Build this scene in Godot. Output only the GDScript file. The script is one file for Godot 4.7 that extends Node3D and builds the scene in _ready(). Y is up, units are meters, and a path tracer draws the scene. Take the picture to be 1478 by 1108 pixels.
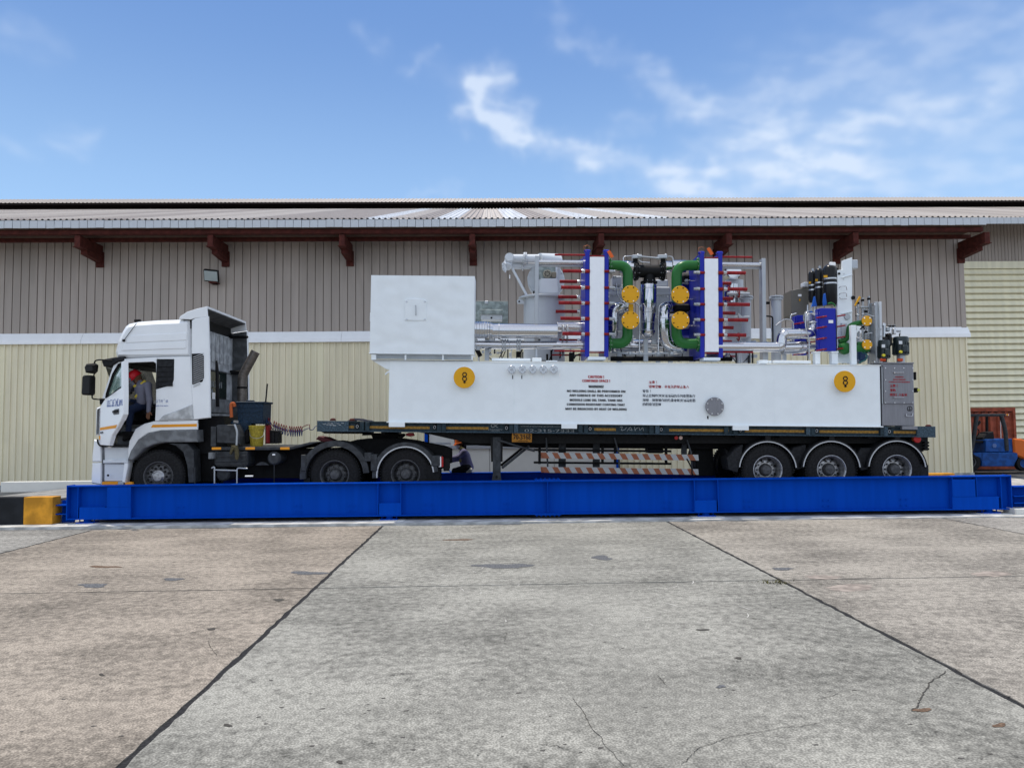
extends Node3D
# A truck with a process module on its flatbed, standing on a blue weighbridge before a warehouse. Metres; the camera stands at the origin looking along -z.
const F := 1110.0                      # focal length of the survey photograph in its own pixels
const EYE := Vector3(0, 1.75, 0)
var CB := Basis.from_euler(Vector3(deg_to_rad(3.33), 0, deg_to_rad(-0.63)))
var fr := Transform3D()                # frame of the thing being built
var win := [0.0, 0.0, 1.0]             # survey window: origin and enlargement of the measured detail
var par: Node3D
var S: SurfaceTool
var M := {}
var gid := 1
var rng := RandomNumberGenerator.new()

# ------------------------------------------------------------------ helpers
func W(ox: float, oy: float, s: float): win = [ox, oy, s]
func px(n: float) -> float: return n / win[2] / 73.0         # a length measured in the current window, at the truck's distance
func hit(x: float, y: float, d := 0.0) -> Vector3:            # the point of the frame's plane z = -d that the survey sees at x, y
	var u = win[0] + x / win[2]
	var v = win[1] + y / win[2]
	var inv := fr.affine_inverse()
	var o: Vector3 = inv * EYE
	var l: Vector3 = inv.basis * (CB * Vector3((u - 739.0) / F, (554.0 - v) / F, -1))
	return o + l * ((-d - o.z) / l.z)
func beg():
	S = SurfaceTool.new(); S.begin(Mesh.PRIMITIVE_TRIANGLES); S.set_smooth_group(-1)
func mesh_of() -> ArrayMesh:
	S.generate_normals()
	var m := S.commit()
	beg()
	return m
func node(called: String, m: Mesh, material: Material, parent: Node = null) -> MeshInstance3D:
	var o := MeshInstance3D.new()
	o.name = called; o.mesh = m; o.material_override = material
	(parent if parent else par).add_child(o, true)
	return o
func put(called: String, material: Material, parent: Node = null) -> MeshInstance3D:
	return node(called, mesh_of(), material, parent)
func tag(o: Node, label: String, category: String, group := ""):
	o.set_meta("label", label); o.set_meta("category", category)
	if group: o.set_meta("group", group)
func thing(called: String, label: String, category: String, xf: Transform3D, group := "") -> Node3D:
	var o := Node3D.new()
	o.name = called; add_child(o, true); o.transform = xf
	tag(o, label, category, group)
	par = o; fr = xf
	return o
func holder(called: String, parent: Node, at := Vector3.ZERO) -> Node3D:      # a part that is made of sub-parts
	var o := Node3D.new()
	o.name = called; parent.add_child(o, true); o.position = at
	return o
func structure(o: Node): o.set_meta("kind", "structure")
func t3(a: Vector3, b: Vector3, c: Vector3, n: Vector3):
	if (a - c).cross(a - b).dot(n) < 0: S.add_vertex(a); S.add_vertex(c); S.add_vertex(b)
	else: S.add_vertex(a); S.add_vertex(b); S.add_vertex(c)
func q4(a: Vector3, b: Vector3, c: Vector3, d: Vector3, n: Vector3):
	t3(a, b, c, n); t3(a, c, d, n)
func bx(c: Vector3, s: Vector3, bev := 0.0, b := Basis()):     # box with chamfered edges
	S.set_smooth_group(-1)
	var h := s / 2
	bev = minf(bev, minf(h.x, minf(h.y, h.z)) * 0.8)
	var v := func(g: Array, a: int) -> Vector3:
		var p := Vector3.ZERO
		for i in 3: p[i] = g[i] * (h[i] - (0.0 if i == a else bev))
		return c + b * p
	for a in 3:
		var e := (a + 1) % 3
		var f := (a + 2) % 3
		for sg in [-1, 1]:
			var g := [0, 0, 0]
			g[a] = sg
			var w := []
			for k in [[-1, -1], [1, -1], [1, 1], [-1, 1]]:
				g[e] = k[0]; g[f] = k[1]
				w.append(v.call(g, a))
			var n := Vector3.ZERO
			n[a] = sg
			q4(w[0], w[1], w[2], w[3], b * n)
			if bev > 0:
				for sh in [-1, 1]:
					g[e] = sh
					n = Vector3.ZERO
					n[a] = sg; n[e] = sh
					g[f] = -1
					var p0 = v.call(g, a)
					var p3 = v.call(g, e)
					g[f] = 1
					q4(p0, v.call(g, a), v.call(g, e), p3, b * n)
	if bev > 0:
		for x in [-1, 1]:
			for y in [-1, 1]:
				for z in [-1, 1]:
					t3(v.call([x, y, z], 0), v.call([x, y, z], 1), v.call([x, y, z], 2), b * Vector3(x, y, z))
func B(x0: float, y0: float, x1: float, y1: float, d: float, t: float, bev := 0.004):   # a box whose front face is measured in the window
	var a := hit(x0, y0, d)
	var c := hit(x1, y1, d)
	bx(Vector3((a.x + c.x) / 2, (a.y + c.y) / 2, -d - t / 2), Vector3(absf(c.x - a.x), absf(a.y - c.y), t), bev)
func basis_to(dir: Vector3) -> Basis:                          # local z along dir
	var z := dir.normalized()
	var x := (Vector3.UP if absf(z.y) < 0.9 else Vector3.RIGHT).cross(z).normalized()
	return Basis(x, z.cross(x), z)
func lat(xf: Transform3D, prof: Array, n := 24):               # turn a profile of Vector2(radius, z) about the local z, walking up the outside
	for i in prof.size() - 1:
		var p: Vector2 = prof[i]
		var q: Vector2 = prof[i + 1]
		if i == 0 or (p - prof[i - 1]).normalized().dot((q - p).normalized()) < 0.8: gid += 1
		S.set_smooth_group(gid)
		var nn := Vector2(q.y - p.y, -(q.x - p.x))
		for k in n:
			var a := TAU * k / n
			var b := TAU * (k + 1) / n
			var m := (a + b) / 2
			var nr: Vector3 = xf.basis * Vector3(cos(m) * nn.x, sin(m) * nn.x, nn.y)
			var v0 := xf * Vector3(cos(a) * p.x, sin(a) * p.x, p.y)
			var v1 := xf * Vector3(cos(b) * p.x, sin(b) * p.x, p.y)
			var v2 := xf * Vector3(cos(b) * q.x, sin(b) * q.x, q.y)
			var v3 := xf * Vector3(cos(a) * q.x, sin(a) * q.x, q.y)
			if p.x < 1e-6: t3(v0, v2, v3, nr)
			elif q.x < 1e-6: t3(v0, v1, v2, nr)
			else: q4(v0, v1, v2, v3, nr)
	S.set_smooth_group(-1)
func cyl(a: Vector3, b: Vector3, r: float, n := 14, r2 := -1.0, bev := 0.0):
	var l := a.distance_to(b)
	var q := r2 if r2 >= 0 else r
	var xf := Transform3D(basis_to(b - a), a)
	if bev > 0: lat(xf, [Vector2(0, 0), Vector2(r - bev, 0), Vector2(r, bev), Vector2(q, l - bev), Vector2(q - bev, l), Vector2(0, l)], n)
	else: lat(xf, [Vector2(0, 0), Vector2(r, 0), Vector2(q, l), Vector2(0, l)], n)
func disc(x: float, y: float, r: float, d: float, t: float, n := 24, bev := 0.003):      # a round plate facing the yard, r in window units
	var c := hit(x, y, d)
	var rr := absf(hit(x + r, y, d).x - c.x)
	cyl(c - Vector3(0, 0, t), c, rr, n, -1.0, bev)
func tube(p: PackedVector3Array, r: float, n := 10, caps := true):
	gid += 1
	var m := p.size()
	var up := basis_to(p[1] - p[0]).x
	var old := []
	for i in m:
		var dir := (p[mini(i + 1, m - 1)] - p[maxi(i - 1, 0)]).normalized()
		up = (up - dir * up.dot(dir)).normalized()
		var sd := dir.cross(up)
		var ring := []
		for k in n: ring.append(p[i] + (up * cos(TAU * k / n) + sd * sin(TAU * k / n)) * r)
		if i > 0:
			S.set_smooth_group(gid)
			for k in n:
				var k1 := (k + 1) % n
				q4(old[k], old[k1], ring[k1], ring[k], (ring[k] + ring[k1]) / 2 - p[i])
		if caps and (i == 0 or i == m - 1):
			S.set_smooth_group(-1)
			for k in range(1, n - 1): t3(ring[0], ring[k], ring[k + 1], -dir if i == 0 else dir)
		old = ring
	S.set_smooth_group(-1)
func fillet(p: Array, bend: float, k := 7) -> PackedVector3Array:          # round the corners of a path
	var o := PackedVector3Array([p[0]])
	for i in range(1, p.size() - 1):
		var a: Vector3 = p[i - 1]
		var b: Vector3 = p[i]
		var c: Vector3 = p[i + 1]
		var l := minf(bend, minf(a.distance_to(b), b.distance_to(c)) * 0.499)
		var s := b + (a - b).normalized() * l
		var e := b + (c - b).normalized() * l
		for j in k + 1:
			var t := float(j) / k
			o.append(s.lerp(b, t).lerp(b.lerp(e, t), t))
	o.append(p[-1])
	return o
func hits(l: Array) -> Array:                                   # [[x, y, d], ...] in the window -> points
	return l.map(func(e): return hit(e[0], e[1], e[2]))
func pipe(l: Array, r: float, bend := 0.15, n := 12):            # r in metres
	tube(fillet(hits(l), bend), r, n)
func rod(l: Array, r: float, n := 8): tube(PackedVector3Array(hits(l)), r, n)
func pp(l: Array, d := 0.0) -> PackedVector2Array:
	var o := PackedVector2Array()
	for i in range(0, l.size(), 2):
		var h := hit(l[i], l[i + 1], d)
		o.append(Vector2(h.x, h.y))
	return o
func slab(poly: PackedVector2Array, zf: float, zb: float, bev := 0.0):      # outline with real thickness and eased edges
	if Geometry2D.is_polygon_clockwise(poly): poly.reverse()
	var n := poly.size()
	var ins := PackedVector2Array()
	for i in n:
		var e0 := (poly[i] - poly[i - 1]).normalized()
		var e1 := (poly[(i + 1) % n] - poly[i]).normalized()
		var m := (Vector2(e0.y, -e0.x) + Vector2(e1.y, -e1.x)).normalized()
		ins.append(poly[i] - m * bev)
	var rings := [[ins, zf], [poly, zf - bev], [poly, zb + bev], [ins, zb]] if bev > 0 else [[poly, zf], [poly, zb]]
	S.set_smooth_group(-1)
	for r in rings.size() - 1:
		var a: PackedVector2Array = rings[r][0]
		var b: PackedVector2Array = rings[r + 1][0]
		for i in n:
			var j := (i + 1) % n
			var e := poly[j] - poly[i]
			var nz := 1.0 if bev > 0 and r == 0 else -1.0 if bev > 0 and r == 2 else 0.0
			q4(Vector3(a[i].x, a[i].y, rings[r][1]), Vector3(a[j].x, a[j].y, rings[r][1]), Vector3(b[j].x, b[j].y, rings[r + 1][1]), Vector3(b[i].x, b[i].y, rings[r + 1][1]), Vector3(e.y, -e.x, nz * e.length()))
	var cap: PackedVector2Array = ins if bev > 0 else poly
	var ix := Geometry2D.triangulate_polygon(cap)
	for k in range(0, ix.size(), 3):
		for f in [[zf, 1.0], [zb, -1.0]]:
			t3(Vector3(cap[ix[k]].x, cap[ix[k]].y, f[0]), Vector3(cap[ix[k + 1]].x, cap[ix[k + 1]].y, f[0]), Vector3(cap[ix[k + 2]].x, cap[ix[k + 2]].y, f[0]), Vector3(0, 0, f[1]))
func poly(l: Array, d: float, t: float, bev := 0.004): slab(pp(l, d), -d, -d - t, bev)
func arc(cx: float, cy: float, r0: float, r1: float, a0: float, a1: float, d: float, t: float, n := 20):   # a curved band (mudguard), window units, degrees from the right upwards
	var c := hit(cx, cy, d)
	var k := absf(hit(cx + 1, cy, d).x - c.x)
	var o := PackedVector2Array()
	for i in n + 1:
		var a := deg_to_rad(lerpf(a0, a1, float(i) / n))
		o.append(Vector2(c.x + cos(a) * r1 * k, c.y + sin(a) * r1 * k))
	for i in n + 1:
		var a := deg_to_rad(lerpf(a1, a0, float(i) / n))
		o.append(Vector2(c.x + cos(a) * r0 * k, c.y + sin(a) * r0 * k))
	slab(o, -d, -d - t)
func bolts(x: float, y: float, r: float, d: float, count: int, size: float, material: Material, parent: Node = null, turn := 0.0):   # a ring of bolt heads on a flange facing the yard
	var c := hit(x, y, d)
	var rr := absf(hit(x + r, y, d).x - c.x)
	for k in count:
		var a := TAU * k / count + turn
		var p := c + Vector3(cos(a) * rr, sin(a) * rr, 0)
		heads(p, size, material, parent)
var head_mesh := {}
func heads(p: Vector3, size: float, material: Material, parent: Node = null):      # one bolt head, its mesh shared by size
	if not head_mesh.has(size):
		cyl(Vector3.ZERO, Vector3(0, 0, size * .9), size, 6)
		head_mesh[size] = mesh_of()
	node("bolt", head_mesh[size], material, parent).position = p
func bolt_at(l: Array, d: float, size: float, material: Material, parent: Node = null):
	for i in range(0, l.size(), 2):
		heads(hit(l[i], l[i + 1], d), size, material, parent)
func flange(a: Vector3, dir: Vector3, r: float, t: float, count: int, material: Material, steel: Material, parent: Node = null, called := "flange"):
	var u := dir.normalized()
	cyl(a - u * t / 2, a + u * t / 2, r, 24, -1.0, 0.003)
	put(called, material, parent)
	var b := basis_to(u)
	for k in count:
		var p := a + (b.x * cos(TAU * (k + 0.5) / count) + b.y * sin(TAU * (k + 0.5) / count)) * r * 0.84
		cyl(p - u * (t / 2 + 0.012), p + u * (t / 2 + 0.012), 0.011, 6)
	put("bolt", steel, parent)
func words(s: String, x0: float, y0: float, x1: float, y1: float, d: float, material: Material, parent: Node = null, bold := true, face := "Droid Sans"):
	var t := TextMesh.new()
	var f := SystemFont.new()
	f.font_names = PackedStringArray([face]); f.font_weight = 700 if bold else 400
	t.font = f; t.text = s; t.font_size = 64; t.pixel_size = 0.01; t.depth = 0.05; t.curve_step = 2.0
	var o := node("lettering", t, material, parent)
	var bb := t.get_aabb()
	var a := hit(x0, y0, d)
	var b := hit(x1, y1, d)
	var sx := absf(b.x - a.x) / bb.size.x
	var sy := absf(a.y - b.y) / bb.size.y
	o.scale = Vector3(sx, sy, 0.04)
	var c := bb.get_center()
	o.position = Vector3((a.x + b.x) / 2 - c.x * sx, (a.y + b.y) / 2 - c.y * sy, -d)
# brush strokes of the characters, each x0 y0 x1 y1 on a grid of ten (y downwards)
const STROKES := {
	"注": "1121 0424 0829 5161 3393 6369 4686 3999", "意": "4050 1181 3142 7162 0292 2383 2326 8386 2484 2686 0739 4767 3848 7898",
	"密": "4050 0191 0203 9193 1424 3374 6337 7484 2629 8689 2989 5659", "閉": "0109 0141 4145 0343 0545 5191 9199 5155 5393 5595 3676 6669 6648", "空": "4050 0191 0103 9193 3342 6384 2676 5659 1989",
	"間": "0109 0141 4145 0343 0545 5191 9199 5155 5393 5595 3676 3679 7679 3878 3979", "，": "3748", "未": "2181 0494 5059 5428 5488", "經": "2011 1343 4325 2555 2629 4191 5364 7384 4696 7679 4999", "允": "5020 2084 3484 3437 3709 6468 6898",
	"許": "1020 0242 0444 0545 0737 0709 3739 0939 6050 5191 5494 7179", "禁": "2024 0141 1404 7074 5191 7494 2575 0796 5659 3718 6788", "止": "5059 5494 2429 0999", "進": "1021 0333 3328 2808 0899 5040 4043 4383 4585 4787 6267 4047", "入": "4051 5109 5199",
	"！": "5056 5859", "警": "0131 2020 0333 0334 6050 5191 0494 1585 2676 2777 2779 7779 2979", "告": "2011 1181 5014 0494 2686 2629 8689 2989", "在": "4009 0191 2429 4484 6469 3999", "輔": "0131 0333 0336 3336 0434 2029 0747 5191 5399 9399 7079 5595 5797",
	"機": "2029 0242 2205 2245 4151 5141 6199 7181 5494 4748", "潤": "1021 0313 0818 3139 3151 6191 9199 5383 5585 5787 6367", "滑": "1021 0313 0818 4181 4144 8184 3494 4549 8589 4686 4787", "油": "1021 0313 0818 4349 9399 4393 4696 4999 7079",
	"箱": "1011 1040 6090 2429 0545 2618 5459 9499 5494 5696 5898 5999", "的": "2011 0242 0209 4249 0545 0949 6053 6292 9299 9979 6576", "任": "3005 1419 8040 6069 4595 4999", "何": "2004 1319 3191 9199 9979 4377 4347 7377", "表": "1181 1383 0595 5015 5509 4999 7648",
	"面": "0090 4012 1292 1219 9299 1999 3239 6269 3464 3666", "行": "3011 3205 1519 5191 4494 7479 7958", "焊": "2025 0213 3243 2509 2548 5191 5155 9195 5393 5595 4696 4898 7679", "接": "2029 0242 0635 6061 4191 5243 8293 4494 6448 4696 8559 7799",
	"操": "2029 0242 0635 5181 5153 8183 4464 4446 6446 7494 7476 9476 4797 7079 6749 7799", "作": "3004 1419 5042 4292 6269 6595 6797", "熱": "0141 2024 0343 0545 6181 8186 8696 7043 1809 3839 5869 8899", "量": "2080 2083 8083 2181 0494 2585 2588 8588 2787 5589 0999",
	"會": "5003 5093 3373 2484 2427 8487 2787 5457 3879 3839 7879 3979", "破": "0141 2014 1448 4448 1444 1848 5191 5109 7075 5484 8459 5499", "壞": "2028 0333 0939 4191 5292 5254 9254 5595 6648 6799 5748", "耐": "0141 2022 0242 0209 4249 2229 5191 8089 8979 6465",
	"腐": "5051 0191 0109 2425 3339 4393 7376 3737 9799 3799 5659", "蝕": "2003 2143 0606 0646 4649 5191 5355 9395 5696 7079 5999", "塗": "1021 0313 0616 5020 5091 3383 5356 3434 7475 2686 0999 5759", "層": "0191 0109 9193 0393 3445 7465 2484 2487 8487 2787 3888 3839 8889",
	"重": "1181 0292 2484 2487 8487 2585 5059 1989", "物": "2029 1041 0444 0646 6043 5292 9299 9979 6346 7348", "需": "1080 0292 5055 0203 9293 2333 6373 0595 1719 1797 9799 3739 6769", "要": "0090 1232 1283 8283 1284 3030 6060 0595 4529 2979 7519", "人": "5051 5109 5199",
	"2": "1131 3134 3419 1949", "抬": "2029 0242 0635 6044 4484 7383 4689 4649 8689 4989", "举": "1021 5051 8071 0393 3317 6398 2575 0797 5359",
	"จ": "1252 5259 5919 1938 3828", "ก": "0232 3252 5259 1319 0232 1434", "ั": "1030 3040 1011", "ด": "0909 0903 0352 5259 2537 3719", "ำ": "1252 5259 2030", "บ": "1119 1959 5951", "ร": "1252 2434 3459 5939", "ิ": "1041 1131", "ษ": "1119 1959 5951 3565",
	"ท": "1119 1934 5259 3452", "ไ": "3010 1019 1929", "ย": "1114 1449 4959 5951 1454", "ข": "2111 1119 1959 5951", "น": "1119 1959 4951 5968", "ส": "0909 0903 0352 5259 2537 5261", "่": "3033", "ง": "1131 3139 3919", "ค": "0908 0803 0352 5259 2636", " ": ""}
func glyphs(s: String, x: float, y: float, cell: float, step: float, d: float, material: Material, parent: Node = null, weight := 0.085):
	var o := hit(x, y, d)
	var k := absf(hit(x + cell, y, d).x - o.x) / 10
	var adv := k * 10 * step / cell
	for ch in s:
		for st in STROKES.get(ch, "").split(" ", false):
			var a := o + Vector3(int(st[0]) + 0.5, -int(st[1]) - 0.5, 0) * k
			var b := o + Vector3(int(st[2]) + 0.5, -int(st[3]) - 0.5, 0) * k
			var w := k * 10 * weight
			var dir := (b - a).normalized() if a.distance_to(b) > 0 else Vector3.RIGHT
			bx((a + b) / 2, Vector3(a.distance_to(b) + w, w, 0.003), 0, Basis(dir, Vector3(-dir.y, dir.x, 0), Vector3(0, 0, 1)))
		o.x += adv
	put("lettering", material, parent)

# ------------------------------------------------------------------ materials
func noise(freq: float, oct: int, sd: int, kind := FastNoiseLite.TYPE_SIMPLEX_SMOOTH) -> FastNoiseLite:
	var n := FastNoiseLite.new()
	n.noise_type = kind; n.frequency = freq; n.fractal_octaves = oct; n.seed = sd
	return n
func grain(freq: float, oct: int, sd: int, lo: float, hi: float, size := 512, stretch := Vector2i(1, 1), e0 := 0.2, e1 := 0.8) -> ImageTexture:   # a grey multiplier from lo to hi, may be drawn out along one side
	var im := noise(freq, oct, sd).get_seamless_image(size / stretch.x, size / stretch.y)
	im.convert(Image.FORMAT_L8)
	im.resize(size, size, Image.INTERPOLATE_CUBIC)
	var b := im.get_data()
	for i in b.size(): b[i] = int(255 * lerpf(lo, hi, smoothstep(e0, e1, b[i] / 255.0)))
	return ImageTexture.create_from_image(Image.create_from_data(size, size, false, Image.FORMAT_L8, b))
var T := {}
func mat(r: float, g: float, b: float, rough := 0.5, metal := 0.0, tex := "", sc := 1.0, bump := 0.0) -> StandardMaterial3D:   # base colour in linear light
	var m := StandardMaterial3D.new()
	m.albedo_color = Color(r, g, b).linear_to_srgb()
	m.roughness = rough; m.metallic = metal
	if metal == 0.0: m.metallic_specular = 0.32
	if tex:
		m.albedo_texture = T[tex]
		m.uv1_triplanar = true; m.uv1_world_triplanar = true; m.uv1_scale = Vector3.ONE * sc
		if bump > 0: m.heightmap_enabled = true; m.heightmap_texture = T[tex]; m.heightmap_scale = bump
	return m
func glass(r: float, g: float, b: float, a: float) -> StandardMaterial3D:
	var m := StandardMaterial3D.new()
	m.albedo_color = Color(r, g, b, a); m.roughness = 0.04; m.transparency = BaseMaterial3D.TRANSPARENCY_ALPHA
	return m
func materials():
	T.soft = grain(0.006, 4, 3, 0.985, 1.0)
	T.dirt = grain(0.008, 5, 8, 0.80, 1.0)
	T.dust = grain(0.02, 5, 15, 0.72, 1.0)
	T.rain = grain(0.02, 4, 21, 0.955, 1.0, 512, Vector2i(1, 12))
	T.fine = grain(0.12, 3, 5, 0.75, 1.0)
	M.white = mat(.80, .845, .865, .42, 0, "soft", .7)
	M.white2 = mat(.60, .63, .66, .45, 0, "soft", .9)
	M.cab = mat(.79, .81, .825, .22, 0, "soft", .5)
	M.cab.clearcoat_enabled = true; M.cab.clearcoat = .5; M.cab.clearcoat_roughness = .1
	M.cab_dirt_shade = mat(.56, .575, .58, .4, 0, "dirt", .9)  # grey for dirt and for shade painted below the crease
	M.cabgrey = mat(.19, .20, .21, .55, 0, "dirt", .9)
	M.trim = mat(.018, .019, .022, .6, 0, "dust", 1.2)
	M.black = mat(.006, .006, .007, .6, 0, "dust", 1.2)
	M.blackgloss = mat(.012, .012, .013, .25)
	M.chassis = mat(.007, .007, .008, .75, 0, "dirt", 1.5)
	M.rubber = mat(.019, .019, .020, .85, 0, "dust", 2.0, .15)
	M.guard = mat(.048, .052, .057, .6, 0, "dirt", 1.6)
	M.edge = mat(.45, .46, .47, .45, .3)
	M.rim = mat(.085, .085, .088, .5, .4, "dirt", 3)
	M.rimlight = mat(.40, .40, .41, .35, .7, "dirt", 3)
	M.blue = mat(.001, .056, .41, .6, 0, "rain", .5)
	M.blue.metallic_specular = .12
	M.bluedark = mat(.001, .014, .12, .5, 0, "dirt", .8)
	M.phe = mat(.014, .024, .34, .35, 0, "soft", 1)
	M.green = mat(.022, .135, .030, .3, 0, "soft", 1.5)
	M.yellow = mat(.72, .36, .012, .4, 0, "soft", 2)
	M.red = mat(.30, .014, .018, .45, 0, "dirt", 4)
	M.orange = mat(.75, .30, .02, .4)
	M.orangepaint = mat(.72, .33, .03, .7, 0, "dirt", .5)
	M.blackpaint = mat(.016, .018, .022, .7, 0, "dirt", .5)
	M.steel = mat(.50, .50, .51, .25, .9, "soft", 3)
	M.galv = mat(.40, .42, .44, .42, .5, "soft", 2)
	M.clad = mat(.55, .55, .57, .17, 1.0, "soft", 4, .35)
	M.stainless = mat(.215, .215, .235, .38, .5, "rain", 2)
	M.grey = mat(.47, .50, .53, .42, 0, "soft", 1.5)
	M.greygreen = mat(.30, .35, .34, .6, 0, "dirt", 1.5)
	M.umber = mat(.15, .14, .12, .45, .2, "soft", 1.5)
	M.bed = mat(.022, .040, .052, .65, 0, "dirt", 2.2)
	M.bedlight = mat(.060, .098, .13, .6, 0, "dust", 2.5)
	M.reflector = mat(.33, .18, .03, .35, 0, "dirt", 4)
	M.redwhite_red = mat(.23, .08, .04, .55, 0, "soft", 3)
	M.redwhite_white = mat(.33, .34, .34, .55, 0, "soft", 3)
	M.rust = mat(.095, .022, .016, .75, 0, "dirt", 1.1)
	M.sheet = mat(.405, .350, .308, .55, 0, "rain", .22)
	M.cream = mat(.80, .73, .535, .5, 0, "rain", .3)
	M.sheet2 = mat(.380, .330, .290, .55, 0, "rain", .22)
	M.sheet3 = mat(.425, .368, .322, .55, 0, "rain", .22)
	M.cream2 = mat(.775, .70, .51, .5, 0, "rain", .3)
	M.cream3 = mat(.795, .73, .525, .5, 0, "rain", .3)
	M.fairing_shade = mat(.10, .105, .11, .7, 0, "dirt", 1)  # dark grey that paints shade on the inner faces of white fairings
	M.cab_shaded = mat(.42, .44, .46, .45, 0, "dirt", 1)  # white cab paint darkened to hold the shade on the rear wall
	M.slat = mat(.89, .84, .62, .5, 0, "rain", .3)
	M.flash = mat(.88, .89, .90, .35, 0, "soft", .6)
	M.fascia = mat(.52, .54, .56, .45, .25, "soft", 2.3)
	M.roof = mat(.40, .36, .32, .6, .15, "rain", .25)
	M.roof2 = mat(.33, .29, .26, .6, .15, "rain", .25)
	M.roof3 = mat(.45, .41, .37, .6, .15, "rain", .25)
	M.rooflight = mat(.72, .74, .76, .45, 0, "dirt", .5)
	M.dark = mat(.020, .014, .013, .9)
	M.plate = mat(.88, .88, .88, .4)
	M.ink = mat(.010, .010, .014, .6)
	M.redink = mat(.42, .012, .020, .6)
	M.greyink = mat(.10, .11, .14, .6)
	M.blueink = mat(.12, .18, .42, .5)
	M.chalk = mat(.28, .30, .31, .9)
	M.drum = mat(.011, .032, .062, .55, 0, "dust", 2)
	M.bucket = mat(.37, .29, .035, .55, 0, "dirt", 4)
	M.hosered = mat(.17, .010, .013, .4)
	M.hoseblue = mat(.014, .032, .11, .4)
	M.cloth = mat(.10, .085, .045, .95, 0, "dirt", 6)
	M.seat = mat(.02, .02, .022, .9)
	M.pane = glass(.62, .74, .70, .30)
	M.panedark = glass(.10, .15, .14, .72)
	M.lens = glass(.75, .80, .80, .5)
	M.redlens = mat(.35, .02, .02, .2)
	M.skin = mat(1, 1, 1, .8)
	M.skin.vertex_color_use_as_albedo = true
	M.helmetred = mat(.50, .012, .02, .3)
	M.helmetorange = mat(.70, .14, .02, .35)
	M.fork = mat(.008, .075, .30, .4, 0, "dirt", .9)
	M.forkorange = mat(.60, .13, .02, .45, 0, "soft", 1)
	M.box = mat(.36, .085, .045, .6, 0, "dirt", .8)
	M.office = mat(.60, .60, .57, .5, 0, "soft", .8)
	M.alu = mat(.52, .54, .56, .35, .7)

# ------------------------------------------------------------------ sky and light
const WISPS := [[[660, 152, 690, 138, 715, 112, 740, 112], 10, .8], [[690, 160, 715, 185, 760, 200], 11, .85], [[725, 150, 762, 150, 770, 165, 740, 178], 9, .75], [[690, 120, 705, 170, 740, 196, 800, 215, 870, 230, 950, 247, 1010, 266], 11, .95], [[860, 232, 960, 255, 1040, 280], 22, .4],
	[[935, 112, 965, 140, 1000, 152, 1040, 210], 14, .5], [[985, 160, 1060, 150, 1110, 138], 14, .35], [[1075, 205, 1130, 180, 1115, 225, 1200, 222], 20, .55], [[1080, 215, 1150, 240, 1230, 225], 26, .45], [[1010, 268, 1180, 250, 1300, 258, 1478, 255], 26, .5], [[1150, 215, 1300, 165, 1400, 140, 1500, 118], 20, .5], [[1220, 200, 1350, 190, 1500, 175], 40, .3], [[1180, 120, 1330, 60, 1500, 5], 50, .28], [[1100, 170, 1300, 110, 1500, 60], 60, .16],
	[[592, 98, 620, 82], 7, .45], [[620, 100, 655, 120], 12, .15], [[525, 55, 555, 70], 9, .22], [[605, 285, 660, 265], 7, .35], [[805, 25, 825, 50, 870, 75, 930, 95], 10, .3], [[-10, 40, 30, 55, 70, 72], 14, .25], [[80, 195, 125, 198], 10, .3], [[-20, 205, 40, 212], 10, .25], [[900, 180, 935, 184], 8, .22]]
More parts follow.
